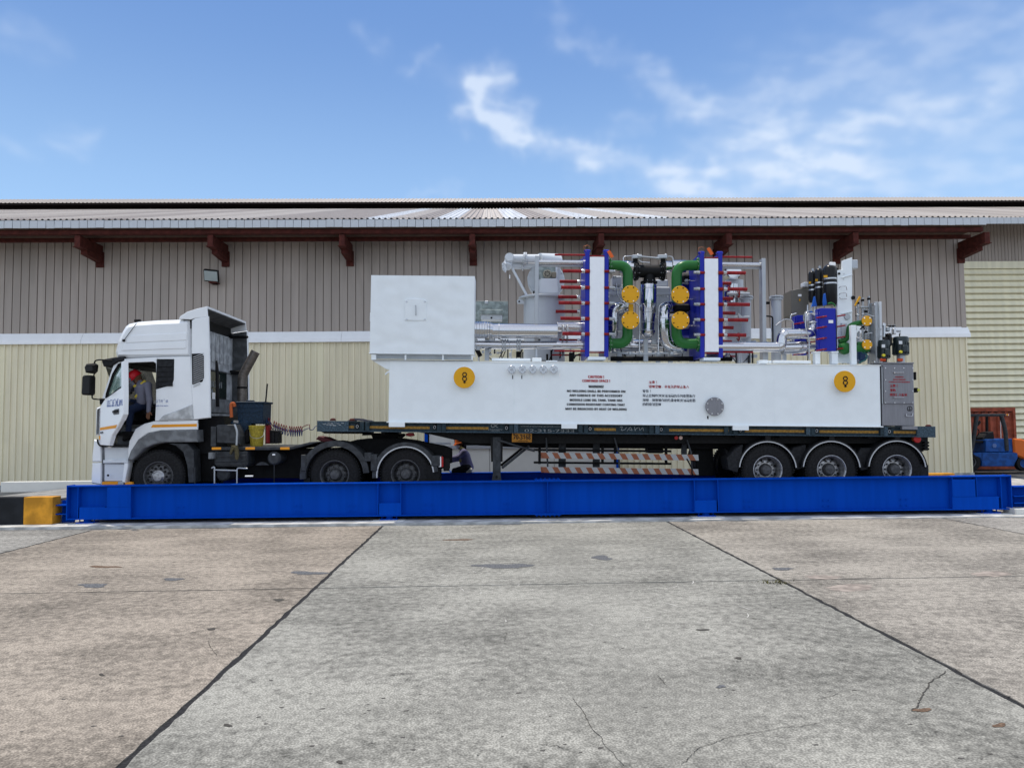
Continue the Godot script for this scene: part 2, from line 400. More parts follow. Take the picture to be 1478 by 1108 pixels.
func sky_image() -> Image:
	var w := 2048
	var h := 1024
	var inv := CB.inverse()
	var big := noise(1.1, 4, 4)
	var veil := noise(2.2, 5, 31)
	var warp := noise(9.0, 4, 9)
	var tear := noise(24.0, 5, 12)
	var data := PackedFloat32Array()
	data.resize(w * h * 3)
	for j in h:
		var el := (0.5 - (j + 0.5) / h) * PI
		var sy := sin(el)
		var cy := cos(el)
		var base := Vector3(.44, .70, 1.04).lerp(Vector3(.175, .335, .70), smoothstep(0.12, 0.52, sy)).lerp(Vector3(.11, .24, .58), smoothstep(.5, 1.0, sy))
		if el < 0: base = Vector3(.34, .33, .31)
		for i in w:
			var c := base
			if el >= 0:
				var az := (i + 0.5) / w * TAU
				var v := Vector3(sin(az) * cy, sy, -cos(az) * cy)
				var density := 0.0
				var l := inv * v
				if l.z < -0.3 and absf(l.x / l.z) < 0.9:
					var u := Vector2(739 - l.x / l.z * F, 554 + l.y / l.z * F)
					if u.y < 340 and u.y > -150:
						var wx := warp.get_noise_3dv(v) * 30
						var wy := warp.get_noise_3d(v.x + 9, v.y, v.z) * 22
						var p := u + Vector2(wx, wy) + Vector2(tear.get_noise_3d(v.y, v.x, 3), tear.get_noise_3d(v.x, 5, v.y)) * 22
						for s in WISPS:
							var near := 1e9
							var q: Array = s[0]
							for k in range(0, q.size() - 2, 2):
								var a := Vector2(q[k], q[k + 1])
								if absf(p.x - a.x) > 330: continue
								near = minf(near, p.distance_squared_to(Geometry2D.get_closest_point_to_segment(p, a, Vector2(q[k + 2], q[k + 3]))))
							density += s[2] * exp(-near / (s[1] * s[1] * 2.2))
						if density > 0.01: density *= (.42 + .95 * smoothstep(-.4, .6, tear.get_noise_3d(v.x * .55 + v.y * .5, v.y * 1.6, v.z)))
				# high cloud, thickened and brightened unseen behind the camera to light the shaded fronts
				var side := smoothstep(-0.62, 0.15, v.z + maxf(v.x, 0) * 0.25 + big.get_noise_3dv(v) * 0.35)
				var veiled := side * clampf(0.75 + 0.9 * veil.get_noise_3d(v.x, v.y * 1.7, v.z), 0, 1.3)
				c = c.lerp(Vector3(.80, .90, 1.05), clampf(density * 0.52, 0, 0.75))
				c = c.lerp(Vector3(1.36, 1.42, 1.50), clampf(veiled * 0.72, 0, 0.92))
			var o := (j * w + i) * 3
			data[o] = c.x; data[o + 1] = c.y; data[o + 2] = c.z
	return Image.create_from_data(w, h, false, Image.FORMAT_RGBF, data.to_byte_array())
func light_and_lens():
	var cam := Camera3D.new()
	cam.name = "camera"; add_child(cam)
	cam.fov = rad_to_deg(2 * atan(554.0 / F)); cam.far = 2000; cam.near = 0.1
	cam.position = EYE; cam.basis = CB; cam.current = true
	var e := Environment.new()
	var m := PanoramaSkyMaterial.new()
	m.panorama = ImageTexture.create_from_image(sky_image())
	e.background_mode = Environment.BG_SKY
	e.sky = Sky.new(); e.sky.sky_material = m
	e.tonemap_mode = Environment.TONE_MAPPER_LINEAR
	e.tonemap_exposure = 1.0
	e.sdfgi_enabled = true; e.ssao_enabled = true; e.ssil_enabled = true
	var we := WorldEnvironment.new()
	we.name = "world"; we.environment = e; add_child(we)
	var sun := DirectionalLight3D.new()
	sun.name = "sun"; add_child(sun)
	sun.light_energy = 1.2; sun.light_color = Color(1, .96, .90); sun.light_angular_distance = 0.5; sun.shadow_enabled = true
	sun.rotation_degrees = Vector3(-75, 222, 0)        # high, a little behind the warehouse and to the truck's front

# ------------------------------------------------------------------ yard
func yard_texture() -> ImageTexture:
	var w := 2048
	var h := 1024
	var blot := noise(0.005, 5, 41).get_seamless_image(w, h).get_data()
	var im := noise(0.03, 5, 52).get_seamless_image(w / 4, h)
	im.convert(Image.FORMAT_L8); im.resize(w, h, Image.INTERPOLATE_CUBIC)
	var wipe := im.get_data()
	var mid := noise(0.10, 5, 63).get_seamless_image(w, h).get_data()
	var fine := noise(0.40, 2, 74).get_seamless_image(w, h).get_data()
	var out := PackedByteArray()
	out.resize(w * h)
	for i in w * h:
		var v := 0.87 + (blot[i] - 128) * 0.0010 + (wipe[i] - 128) * 0.0006 + (mid[i] - 128) * 0.0015 + (fine[i] - 128) * 0.0011
		if mid[i] < 50: v -= (50 - mid[i]) * 0.006
		out[i] = int(clampf(v, 0.3, 1) * 255)
	return ImageTexture.create_from_image(Image.create_from_data(w, h, false, Image.FORMAT_L8, out))
func concrete(r: float, g: float, b: float) -> StandardMaterial3D:
	var m := mat(r, g, b, .9)
	m.albedo_texture = T.yard
	m.uv1_scale = Vector3(1 / 22.0, 1 / 11.0, 1)
	m.detail_enabled = true; m.detail_blend_mode = BaseMaterial3D.BLEND_MODE_MUL; m.detail_albedo = T.grit; m.detail_uv_layer = BaseMaterial3D.DETAIL_UV_2
	m.uv2_scale = Vector3(1 / 1.7, 1 / 1.7, 1)
	m.heightmap_enabled = true; m.heightmap_texture = T.grit; m.heightmap_scale = .35
	return m
func flat(poly2: PackedVector2Array, y: float, drop := 0.0):   # a level sheet (x, depth) with UVs in metres and optional edges going down
	S.set_smooth_group(-1)
	var ix := Geometry2D.triangulate_polygon(poly2)
	for k in range(0, ix.size(), 3):
		var v := []
		for j in 3: v.append(Vector3(poly2[ix[k + j]].x, y, poly2[ix[k + j]].y))
		if (v[0] - v[2]).cross(v[0] - v[1]).y < 0: v.reverse()
		for p in v: S.set_uv(Vector2(p.x + 11, p.z)); S.set_uv2(Vector2(p.x, p.z)); S.add_vertex(p)
	if drop > 0:
		var c := Vector2.ZERO
		for p in poly2: c += p / poly2.size()
		for i in poly2.size():
			var a := poly2[i]
			var b := poly2[(i + 1) % poly2.size()]
			S.set_uv(Vector2(a.x + 11, a.y)); S.set_uv2(a)
			q4(Vector3(a.x, y, a.y), Vector3(b.x, y, b.y), Vector3(b.x, y - drop, b.y), Vector3(a.x, y - drop, a.y), Vector3((a.x + b.x) / 2 - c.x, 0, (a.y + b.y) / 2 - c.y))
func wobble(a: Vector2, b: Vector2, amp: float, step := 0.16) -> PackedVector2Array:
	var o := PackedVector2Array()
	var n := maxi(1, int(a.distance_to(b) / step))
	var s := (b - a).orthogonal().normalized()
	for i in n: o.append(a.lerp(b, float(i) / n) + (s * rng.randf_range(-amp, amp) if i > 0 else Vector2.ZERO))
	return o
func ribbon(p: PackedVector2Array, w: float) -> PackedVector2Array:    # a thin crack along a path
	var l := PackedVector2Array()
	var r := PackedVector2Array()
	for i in p.size():
		var d := (p[mini(i + 1, p.size() - 1)] - p[maxi(i - 1, 0)]).orthogonal().normalized() * w * rng.randf_range(.5, 1.2) * (0.25 if i == 0 or i == p.size() - 1 else 1.0)
		l.append(p[i] + d); r.append(p[i] - d)
	r.reverse(); l.append_array(r)
	return l
func ground_at(x: float, y: float) -> Vector2:                 # the yard point the survey sees, as x and z
	var inv := fr.affine_inverse()
	var o := inv * EYE
	var l := inv.basis * (CB * Vector3((x - 739.0) / F, (554.0 - y) / F, -1))
	var p := o - l * (o.y / l.y)
	return Vector2(p.x, p.z)
func yard():
	rng.seed = 5
	T.yard = yard_texture()
	T.grit = grain(0.09, 5, 91, .74, 1.0, 1024)
	fr = Transform3D(Basis(Vector3.UP, deg_to_rad(1.8)), Vector3.ZERO)
	var base := concrete(.30, .295, .28)
	flat(PackedVector2Array([Vector2(-400, -400), Vector2(400, -400), Vector2(400, 400), Vector2(-400, 400)]), -0.03)
	par = self
	structure(put("ground", base))
	var y := Node3D.new()
	y.name = "concrete_yard"; add_child(y); y.transform = fr; structure(y)
	par = y
	var tint := [mat(1, 1, 1)]
	var cols := [[-17.7, -12.45, .43, .42, .39], [-12.45, -7.2, .43, .42, .39], [-7.2, -1.95, .45, .395, .33], [-1.95, 3.30, .425, .418, .375], [3.30, 8.45, .445, .412, .360], [8.45, 13.7, .43, .41, .375], [13.7, 18.9, .43, .42, .39]]
	var rows := [[-2.75, 3.0], [-8.75, -2.75], [-14.3, -8.75]]
	for c in cols:
		var m := concrete(c[2], c[3], c[4])
		for r in rows:
			var g := .024
			var x0: float = c[0] + g
			var x1: float = c[1] - g
			var z0: float = r[0] + g * .6
			var z1: float = r[1] - g * .6
			var p := wobble(Vector2(x0, z0), Vector2(x1, z0), .006)
			p.append_array(wobble(Vector2(x1, z0), Vector2(x1, z1), .010, .11))
			p.append_array(wobble(Vector2(x1, z1), Vector2(x0, z1), .006))
			p.append_array(wobble(Vector2(x0, z1), Vector2(x0, z0), .010, .11))
			flat(p, 0, .028)
			put("concrete_slab", m)
	# the tar in the joints lies a little lower than the slabs
	var tar := mat(.030, .030, .032, .85, 0, "dust", 3)
	for i in range(1, cols.size()):
		var x: float = cols[i][0]
		bx(Vector3(x, -0.014, -5.6), Vector3(.06, .012, 17.4)); put("joint_filler", tar)
	for z in [-2.75, -8.75]:
		bx(Vector3(0.6, -0.017, z), Vector3(36, .012, .04)); put("joint_filler", mat(.06, .058, .055, .9))
	# cracks and stains
	var crack := mat(.06, .056, .05, .95)
	for l in [[1365, 968, 1345, 985, 1330, 1008, 1318, 1028], [1185, 1043, 1120, 1052, 1050, 1066, 1010, 1080, 982, 1104], [826, 1007, 845, 1035, 870, 1070, 905, 1107], [777, 1074, 800, 1077, 820, 1081], [1167, 1064, 1150, 1074, 1143, 1077], [1340, 958, 1300, 935, 1285, 926], [1310, 800, 1335, 812, 1352, 820], [730, 912, 728, 926], [790, 985, 808, 980], [628, 1030, 642, 1031], [460, 960, 500, 945, 540, 940], [300, 925, 312, 948], [1180, 1010, 1210, 1000], [950, 975, 962, 990]]:
		var p := PackedVector2Array()
		for i in range(0, l.size(), 2):
			var q := ground_at(l[i], l[i + 1])
			if i > 0:
				for k in 12: p.append(p[-1].lerp(q, 1.0 / (12 - k)) + Vector2(rng.randf_range(-.007, .007), rng.randf_range(-.011, .011)))
			else: p.append(q)
		flat(ribbon(p, .005 if l[0] == 1365 else .0021), .004); put("crack", crack)
	var stain := mat(.15, .155, .165, .7, 0, "dust", 3)
	var rusty := mat(.19, .125, .085, .9, 0, "dust", 3)
	for l in [[727, 817, 34, 4, 0], [868, 805, 16, 3, 0], [445, 827, 24, 2.5, 0], [135, 845, 24, 2.5, 0], [250, 836, 18, 1.6, 0], [1130, 821, 18, 1.6, 0], [150, 818, 20, 1.5, 1], [664, 779, 18, 1.2, 1], [305, 908, 5, 2, 2], [328, 1047, 6, 2, 2], [1066, 950, 6, 1.4, 2], [1332, 1025, 12, 3, 1], [1443, 1047, 9, 3, 1], [402, 866, 9, 1.4, 2], [1041, 991, 7, 2, 0], [1015, 909, 9, 1.2, 2], [490, 1100, 5, 2, 2], [146, 974, 4, 1.6, 2]]:
		var p := PackedVector2Array()
		var ph := rng.randf() * 6
		for k in 22:
			var a := TAU * k / 22
			var r := 1 + .22 * sin(2 * a + ph) + .16 * sin(3 * a + ph * 2) + rng.randf_range(-.14, .14)
			p.append(ground_at(l[0] + cos(a) * l[2] * r, l[1] + sin(a) * l[3] * r))
		flat(p, .003); put("stain", [stain, rusty, crack][l[4]])
	var blush := mat(.33, .285, .25, .9, 0, "dirt", 1.5)
	var pit_count := 100
	for k in pit_count:                                             # small pits in the surface
		var a := ground_at(rng.randf_range(0, 1478), 760 + pow(rng.randf(), .7) * 340)
		var r := rng.randf_range(.005, .012)
		var q := PackedVector2Array()
		for j in 7: q.append(a + Vector2(cos(TAU * j / 7) * 1.7, sin(TAU * j / 7)) * r * rng.randf_range(.6, 1.2))
		flat(q, .002)
	var pits := put("surface_pits", mat(.085, .08, .075, .95)); pits.set_meta("kind", "stuff")
	for l in [[1228, 848, 34, 5], [1190, 833, 26, 3], [1430, 828, 30, 4]]:
		var p := PackedVector2Array()
		for k in 20: p.append(ground_at(l[0] + cos(TAU * k / 20) * l[2] * rng.randf_range(.75, 1.2), l[1] + sin(TAU * k / 20) * l[3] * rng.randf_range(.75, 1.2)))
		flat(p, .0015); put("stain", blush)
	var scuff := mat(.52, .51, .48, .95)
	for k in 26:                                                    # pale scrape marks
		var a := ground_at(rng.randf_range(640, 1080), rng.randf_range(775, 905))
		var q := a + Vector2(rng.randf_range(-.12, .22), rng.randf_range(-.22, .22))
		flat(ribbon(PackedVector2Array([a, a.lerp(q, .5) + Vector2(.01, .01), q]), .006), .0025); put("scuff", scuff)
	var c := ground_at(1121, 841)
	for k in 60:                                                    # the tuft where two joints cross
		var a := rng.randf() * TAU
		var b := Vector3(c.x + rng.randfn() * .10, 0, c.y + rng.randfn() * .05)
		var tip := b + Vector3(cos(a) * .04, rng.randf_range(.015, .04), sin(a) * .04)
		var sd := Vector3(-sin(a), 0, cos(a)) * .006
		t3(b - sd, tip, b + sd, Vector3(0, .3, 1))
	var moss := put("moss_tuft", mat(.07, .065, .02, .9)); moss.set_meta("kind", "stuff")
	# bright footing along the weighbridge and the dark road beside the warehouse
	fr = Transform3D(); par = self
	bx(Vector3(.6, -0.004, -16.2), Vector3(44, .05, 3.5)); structure(put("footing_strip", mat(.58, .58, .56, .8, 0, "dirt", .5)))
	bx(Vector3(0, -0.006, -22), Vector3(60, .04, 8)); structure(put("pavement", mat(.26, .255, .245, .9, 0, "dirt", .35)))
	bx(Vector3(27, 0.006, -31.5), Vector3(26, .03, 13)); structure(put("road", mat(.075, .077, .080, .9, 0, "dirt", .5)))

# ------------------------------------------------------------------ warehouse
func strip(prof: Array, x0: float, a: Vector3, b: Vector3, out: Vector3):     # profile of Vector2(along x, outwards) drawn from line a to line b
	S.set_smooth_group(-1)
	for i in prof.size() - 1:
		var p: Vector2 = prof[i]
		var q: Vector2 = prof[i + 1]
		var dx0 := Vector3(x0 + p.x, 0, 0) + out * p.y
		var dx1 := Vector3(x0 + q.x, 0, 0) + out * q.y
		var n := out * (q.x - p.x) - Vector3(1, 0, 0) * (q.y - p.y)
		q4(a + dx0, a + dx1, b + dx1, b + dx0, n)
func ribs(n: int, pitch: float, prof: Array) -> Array:
	var o := []
	for k in n:
		for p in prof: o.append(Vector2((k + p[0]) * pitch, p[1]))
	o.append(Vector2(n * pitch, prof[0][1]))
	return o
func warehouse():
	rng.seed = 11
	W(0, 0, 1)
	var wx := Transform3D(Basis(Vector3.UP, deg_to_rad(1.65)), Vector3(0, 0, -24.77))
	var w := thing("warehouse", "long warehouse of grey brown and cream ribbed sheets under a rust red eave", "warehouse", wx)
	var band := hit(700, 478, 0).y
	var lip := hit(700, 486.5, -.17).y
	var low := hit(700, 491.5, -.17).y
	var eave := hit(700, 321.5, -1.6)
	var top := eave.y + .62
	var corner := hit(1393, 450, 0).x
	var x_end := corner
	var back := -9.0
	# solid core behind the sheets
	bx(Vector3((corner - 30) / 2 + .2, top / 2 - .2, -.25), Vector3(corner + 30 - .5, top - .5, .3)); put("wall_core", M.greygreen)
	var core := w.get_child(0)
	bx(Vector3(corner - .14, top / 2, -2.6), Vector3(.2, top - .2, 4.7)); put("end_wall", M.sheet)
	var up := ribs(4, .2595, [[0, 0], [.86, 0], [.875, -.045], [.955, -.045], [.97, 0]])
	var k := 0
	var x := corner
	while x > -29:
		x -= 1.038
		strip(up, x, Vector3(0, band - .02, rng.randf_range(0, .004)), Vector3(0, top, 0), Vector3(0, 0, 1))
		put("wall_sheet", [M.sheet, M.sheet2, M.sheet3, M.sheet][rng.randi() % 4])
	x = corner
	var dn := ribs(5, .2, [[0, 0], [.58, 0], [.64, .045], [.84, .045], [.90, 0]])
	while x > -29:
		x -= 1.0
		strip(dn, x, Vector3(0, .10, .06 + rng.randf_range(0, .004)), Vector3(0, low + .03, .06), Vector3(0, 0, 1))
		put("wall_sheet", [M.cream, M.cream2, M.cream3, M.cream][rng.randi() % 4])
	bx(Vector3((corner - 30) / 2, .05, -.02), Vector3(corner + 30, .22, .3)); put("base_kerb", mat(.40, .40, .39, .9, 0, "dirt", .8))
	# white flashing between the two claddings, in lengths
	x = corner + .06
	while x > -30:
		var l := 4.1
		for q in [[Vector3(0, band + .03, .012), Vector3(0, lip, .17)], [Vector3(0, lip, .17), Vector3(0, low, .172)], [Vector3(0, low, .172), Vector3(0, low, .06)]]:
			q4(Vector3(x - l + .006, 0, 0) + q[0], Vector3(x, 0, 0) + q[0], Vector3(x, 0, 0) + q[1], Vector3(x - l + .006, 0, 0) + q[1], Vector3(0, .4, 1))
		put("flashing", M.flash)
		x -= l
	bx(Vector3(corner - .06, top / 2 + .9, .0), Vector3(.16, top - 2.4, .06)); put("corner_trim", M.sheet)
	# eave: fascia pieces, purlins, brackets
	var f0 := hit(1424, 318, -1.6).x
	var fy0 := hit(700, 326.8, -1.62).y
	var fy1 := hit(700, 315.8, -1.62).y
	x = f0
	while x > -29:
		var dz := rng.randf_range(-.006, .006)
		bx(Vector3(x - .123, (fy0 + fy1) / 2 + rng.randf_range(-.006, .006), 1.6 + dz), Vector3(.236, fy1 - fy0, .02), .003, Basis(Vector3.RIGHT, rng.randf_range(-.05, .05)))
		put("fascia_panel", M.fascia)
		x -= .246
	x = f0 + .25
	for q in [[fy0 - .02, 1.40, .12], [fy0 - .10, .78, .10]]:
		bx(Vector3((f0 - 30) / 2, q[0] - q[2] / 2, q[1]), Vector3(f0 + 30, q[2], .07)); put("purlin", M.rust)
		bx(Vector3((f0 - 30) / 2, q[0] - q[2] - .006, q[1] - .05), Vector3(f0 + 30, .012, .12)); put("purlin_lip", M.rust)
	bx(Vector3((f0 - 30) / 2, fy0 + .02, .8), Vector3(f0 + 30, .03, 1.5)); put("soffit", mat(.16, .11, .085, .9, 0, "rain", .3))
	var b0 := hit(683, 360, 0).x
	for i in range(-6, 5):
		var bxx := b0 + i * 3.985
		if i == 4: bxx = hit(1386, 360, 0).x
		var h := holder("eave_bracket", w, Vector3(bxx, 0, 0))
		var by := fy0 - .17
		bx(Vector3(0, by - .17, .72), Vector3(.17, .34, 1.40), .006); put("beam", M.rust, h)
		bx(Vector3(0, by - .352, .72), Vector3(.25, .02, 1.44), .003); put("flange", M.rust, h)
		var foot := hit(700, 379, 0).y
		var a := Vector3(0, foot + .14, .12)
		var b := Vector3(0, by - .40, .98)
		bx((a + b) / 2, Vector3(.19, .20, a.distance_to(b) + .1), .006, basis_to(b - a)); put("strut", M.rust, h)
		bx(Vector3(0, (foot + by) / 2 - .15, .03), Vector3(.24, by - foot - .1, .06), .003); put("wall_plate", M.rust, h)
	# roof: ribbed sheets with translucent ones between, and the raised ridge vent
	var pitch := tan(deg_to_rad(17))
	var sheet := ribs(4, .18, [[0, 0], [.5, 0], [.62, .04], [.88, .04]])
	var e := Vector3(0, fy1 + .005, 1.62)
	var vent := 8.0
	for s in 200:                                     # follow the slope back to where the vent stands
		var q := hit(700, 300.5, vent)
		if q.y <= e.y + (vent + 1.62) * pitch: break
		vent += .05
	var r1 := Vector3(0, e.y + (vent + 1.62) * pitch, -vent)
	var e2 := hit(1450, 314, 4.58)
	e2.x = 0
	x = -29.0
	var n := 0
	var xr := hit(517, 316, -1.6).x
	while x < 40:
		var lit: bool = posmod(int(round((x - xr) / .72)), 3) == 0 and x > -5 and x < 6
		strip(sheet, x, e2 if x > f0 - .1 else e, r1, Vector3(0, 1, 0))
		put("roof_sheet", M.rooflight if lit and rng.randf() < .85 else [M.roof, M.roof2, M.roof3][rng.randi() % 3])
		x += .72
	var c0 := hit(700, 291.2, vent - .7)
	var c1 := hit(700, 286.4, vent + 1.2)
	var vt := lerpf(c0.y, c1.y, 1.05 / 1.9) - .03
	bx(Vector3(5, (r1.y + vt) / 2 - .15, r1.z - .35), Vector3(70, vt - r1.y + .3, .1)); put("vent_wall", M.dark)
	c0.x = 0; c1.x = 0
	for i in 45:
		strip(ribs(7, .22, [[0, 0], [.55, 0], [.65, .03], [.9, .03]]), -29 + i * 1.54, c0, c1, Vector3(0, 1, 0))
		put("vent_cover", M.roof)
	for i in 16:
		bx(Vector3(-28 + i * 3.985 + .5, (r1.y + c0.y) / 2 - .05, r1.z + .1), Vector3(.08, c0.y - r1.y, .1)); put("vent_post", M.dark)
	bx(Vector3(5, c0.y - .05, c0.z - .08), Vector3(70, .06, .06)); put("vent_purlin", M.dark)
	# recessed bay beyond the corner
	var a := thing("recessed_bay", "recessed louvred bay of pale horizontal slats beyond the warehouse corner", "building", wx)
	var d := 6.3
	var s0 := hit(1440, 378, d).y
	var wt := lerpf(e2.y, r1.y, (d - 4.58) / (vent - 4.58)) - .05
	bx(Vector3(corner + 9.6, wt / 2, -d - .3), Vector3(19, wt - .1, .3)); put("wall_core", M.greygreen)
	for i in 13:
		strip(ribs(10, .142, [[0, 0], [.8, 0], [.83, -.02], [.95, -.02], [.98, 0]]), corner + i * 1.42, Vector3(0, s0 - .02, -d), Vector3(0, wt, -d), Vector3(0, 0, 1))
		put("wall_sheet", M.sheet)
	var sy := s0
	var sp := .262
	bx(Vector3(corner + 9.3, sy - .14, -d + .06), Vector3(18.6, .3, .1), .004); put("head_trim", M.slat)
	sy -= .3
	while sy > .1:
		S.set_smooth_group(-1)
		var z0 := -d
		for q in [[Vector3(0, sy, z0 + .01), Vector3(0, sy - sp * .80, z0 + .13)], [Vector3(0, sy - sp * .80, z0 + .13), Vector3(0, sy - sp * .86, z0 + .12)], [Vector3(0, sy - sp * .86, z0 + .12), Vector3(0, sy - sp * .98, z0 - .02)]]:
			q4(q[0] + Vector3(corner, 0, 0), q[0] + Vector3(corner + 18.6, 0, 0), q[1] + Vector3(corner + 18.6, 0, 0), q[1] + Vector3(corner, 0, 0), Vector3(0, .3, 1))
		put("slat", M.slat)
		sy -= sp
	x = f0 + .05
	var gy0 := hit(1450, 323, 4.6).y
	var gy1 := hit(1450, 314, 4.6).y
	while x < corner + 18:
		bx(Vector3(x + .14, (gy0 + gy1) / 2, -4.58), Vector3(.272, gy1 - gy0, .02), .003); put("fascia_panel", M.fascia)
		x += .282
	# floodlight on the wall
	fr = wx
	W(0, 270, 3.995)
	var fl := thing("floodlight", "black floodlight tilted on the ribbed wall above the white truck cab", "floodlight", Transform3D(wx.basis, wx * hit(1245, 520, -.05)))
	var tb := Basis(Vector3(1, 0, 0), .55) * Basis(Vector3(0, 0, 1), -.12)
	bx(Vector3(-.05, 0, .28), Vector3(.46, .40, .10), .02, tb); put("housing", M.black)
	bx(Vector3(-.05, 0, .28) + tb * Vector3(0, .01, .053), Vector3(.39, .31, .012), .003, tb); put("lens", M.alu)
	bx(Vector3(-.05, 0, .28) + tb * Vector3(0, .01, .064), Vector3(.41, .33, .004), .001, tb); put("glass_cover", M.lens)
	bx(Vector3(-.02, -.20, .12), Vector3(.26, .03, .32), .004); put("bracket", M.rust)
	bx(Vector3(-.02, -.16, .01), Vector3(.16, .16, .05), .004); put("wall_box", M.black)

# ------------------------------------------------------------------ weighbridge and its ramps
func weighbridge():
	var w := thing("weighbridge", "long blue steel weighbridge under the loaded truck", "weighbridge", Transform3D(Basis(), Vector3(0, 0, -14.85)))
	W(0, 0, 1)
	var xl := hit(95.5, 720, 0).x
	var xr := hit(1461, 710, 0).x
	var yt := hit(700, 694.6, 0).y
	var yb := hit(700, 743.5, 0).y
	var cx := (xl + xr) / 2
	var l := xr - xl
	for q in [[0.0, "near"], [-2.95, "far"]]:
		var z: float = q[0]
		bx(Vector3(cx, yt - .011, z - .13), Vector3(l, .022, .26), .003); put("girder_flange", M.blue)
		bx(Vector3(cx, yb + .011, z - .13), Vector3(l, .022, .26), .003); put("girder_flange", M.blue)
		bx(Vector3(cx, (yt + yb) / 2, z - .13), Vector3(l - .01, yt - yb - .046, .016)); put("web", M.blue)
		for x in [xl + .006, xr - .006]:
			bx(Vector3(x, (yt + yb) / 2, z - .13), Vector3(.016, yt - yb + .02, .27), .002); put("end_plate", M.blue)
	# stiffeners and gusset plates of the near girder
	for x in [114, 188.5, 546, 579, 1002, 1036, 1374, 1409, 1444, 790.5]:
		bx(Vector3(hit(x, 720, .06).x, (yt + yb) / 2, -.064), Vector3(.014, yt - yb - .05, .112)); put("stiffener", M.blue)
	for q in [[114, 188, 732.5, 747.5], [154, 188, 703, 731.6], [547, 579, 726, 743], [1003, 1035, 722, 738.5], [1375, 1409, 692, 716.5], [1375, 1443, 717.2, 734]]:
		B(q[0], q[2], q[1], q[3], .005, .012, .002); put("gusset_plate", M.blue)
	for q in [[117, 152, 732], [550, 576, 726], [1006, 1032, 722], [1412, 1441, 717]]:
		var p := hit(q[0], q[2], .06)
		var p2 := hit(q[1], q[2], .06)
		bx(Vector3((p.x + p2.x) / 2, p.y, -.064), Vector3(p2.x - p.x, .012, .105)); put("shelf_plate", M.blue)
	# bolted splice in the middle
	for y in [yt + .008, yb - .008]:
		bx(Vector3(hit(790.5, 700, 0).x, y, -.13), Vector3(.50, .014, .25), .002); put("splice_plate", M.blue)
		for k in 6:
			for s in [-.04, -.20]:
				var p := Vector3(hit(790.5, 700, 0).x + (k - 2.5) * .085, y, s)
				cyl(p, p + Vector3(0, .03 * signf(y - yb - .1), 0), .016, 6)
		put("bolt", M.blue)
	for x in [260, 617.5, 733, 964, 1079, 1193, 1305, 430, 507]:
		var p := hit(x, 727 - (x - 617) * .0105 + 5, .1)
		for i in [-1, 1]:
			for j in [-1, 1]:
				cyl(p + Vector3(i * .055, j * .055, 0), p + Vector3(i * .055, j * .055, .025), .014, 6)
		put("bolt", M.blue)
	# deck, cross girders, feet
	bx(Vector3(cx, .325, -1.6), Vector3(l - .05, .03, 2.66)); put("deck_plate", M.bluedark)
	for k in 17:
		bx(Vector3(xl + .5 + k * (l - 1) / 16, .2, -1.6), Vector3(.1, .2, 2.66)); put("cross_girder", M.bluedark)
	for x in [126, 562, 1019, 1428]:
		for z in [-.13, -3.08]:
			var p := Vector3(hit(x, 750, .13).x, 0, z)
			var h := holder("load_cell_foot", w, p)
			bx(Vector3(0, .035, 0), Vector3(.34, .025, .24), .004); put("base_plate", M.blue, h)
			cyl(Vector3(0, .04, 0), Vector3(0, yb - .002, 0), .07, 16); put("cell", M.blue, h)
			for s in [-1, 1]: cyl(Vector3(s * .14, .045, .02), Vector3(s * .14, yb - .002, .02), .012, 8)
			put("bolt", M.blue, h)
			bx(Vector3(0, .015, .05), Vector3(.62, .03, .42), .01); put("grout_pad", M.office, h)
	# ramps at both ends
	fr = Transform3D(Basis(), Vector3(0, 0, -14.85))
	var r := thing("approach_ramp", "concrete approach ramp with black and yellow kerb before the truck's cab", "ramp", fr, "")
	var y0 := .0
	var kl := hit(75, 740, 0).x
	var kt := hit(40, 717.5, 0).y
	var stripes := [hit(75, 740, 0).x, hit(33, 740, 0).x, hit(-14, 740, 0).x, hit(-60, 740, 0).x, hit(-108, 740, 0).x]
	for i in 4:
		bx(Vector3((stripes[i] + stripes[i + 1]) / 2, kt / 2 - .02, -.14), Vector3(stripes[i] - stripes[i + 1] - .002, kt + .04, .28), .006)
		put("kerb_block", M.orangepaint if i % 2 == 0 else M.blackpaint)
	slab(PackedVector2Array([Vector2(kl - .01, -.05), Vector2(kl - .01, kt - .05), Vector2(kl - 1.5, kt - .05), Vector2(kl - 6, 0), Vector2(kl - 6, -.05)]), -.285, -3.3); put("ramp_slab", mat(.30, .30, .29, .9, 0, "dirt", .6))
	bx(Vector3(kl - 1.6, kt - .03, -3.45), Vector3(3.2, .24, .28), .006); put("kerb_block", M.office)
	for q in [.05, .22]:
		bx(Vector3(kl + .13, kt - .12 - q, -.2), Vector3(.26, .02, .2), .002); put("edge_beam", M.blue)
	bx(Vector3(kl + .13, kt / 2 - .04, -.32), Vector3(.25, kt - .1, .02)); put("edge_beam", M.blue)
	r = thing("approach_ramp", "approach ramp with a blue steel edge behind the flatbed's tail", "ramp", fr, "")
	var kr := hit(1465, 715, 0).x
	var kt2 := hit(1470, 701, 0).y
	for q in [.02, .20, .33]:
		bx(Vector3(kr + 1.2, kt2 - q, -.12), Vector3(2.4, .02, .2), .002); put("edge_beam", M.blue)
	bx(Vector3(kr + 1.2, kt2 - .22, -.24), Vector3(2.4, .42, .02)); put("edge_beam", M.blue)
	slab(PackedVector2Array([Vector2(kr + .05, -.05), Vector2(kr + .05, kt2 - .02), Vector2(kr + 1.5, kt2 - .02), Vector2(kr + 6, 0), Vector2(kr + 6, -.05)]), -.27, -3.3); put("ramp_slab", mat(.46, .44, .40, .9, 0, "dirt", .6))
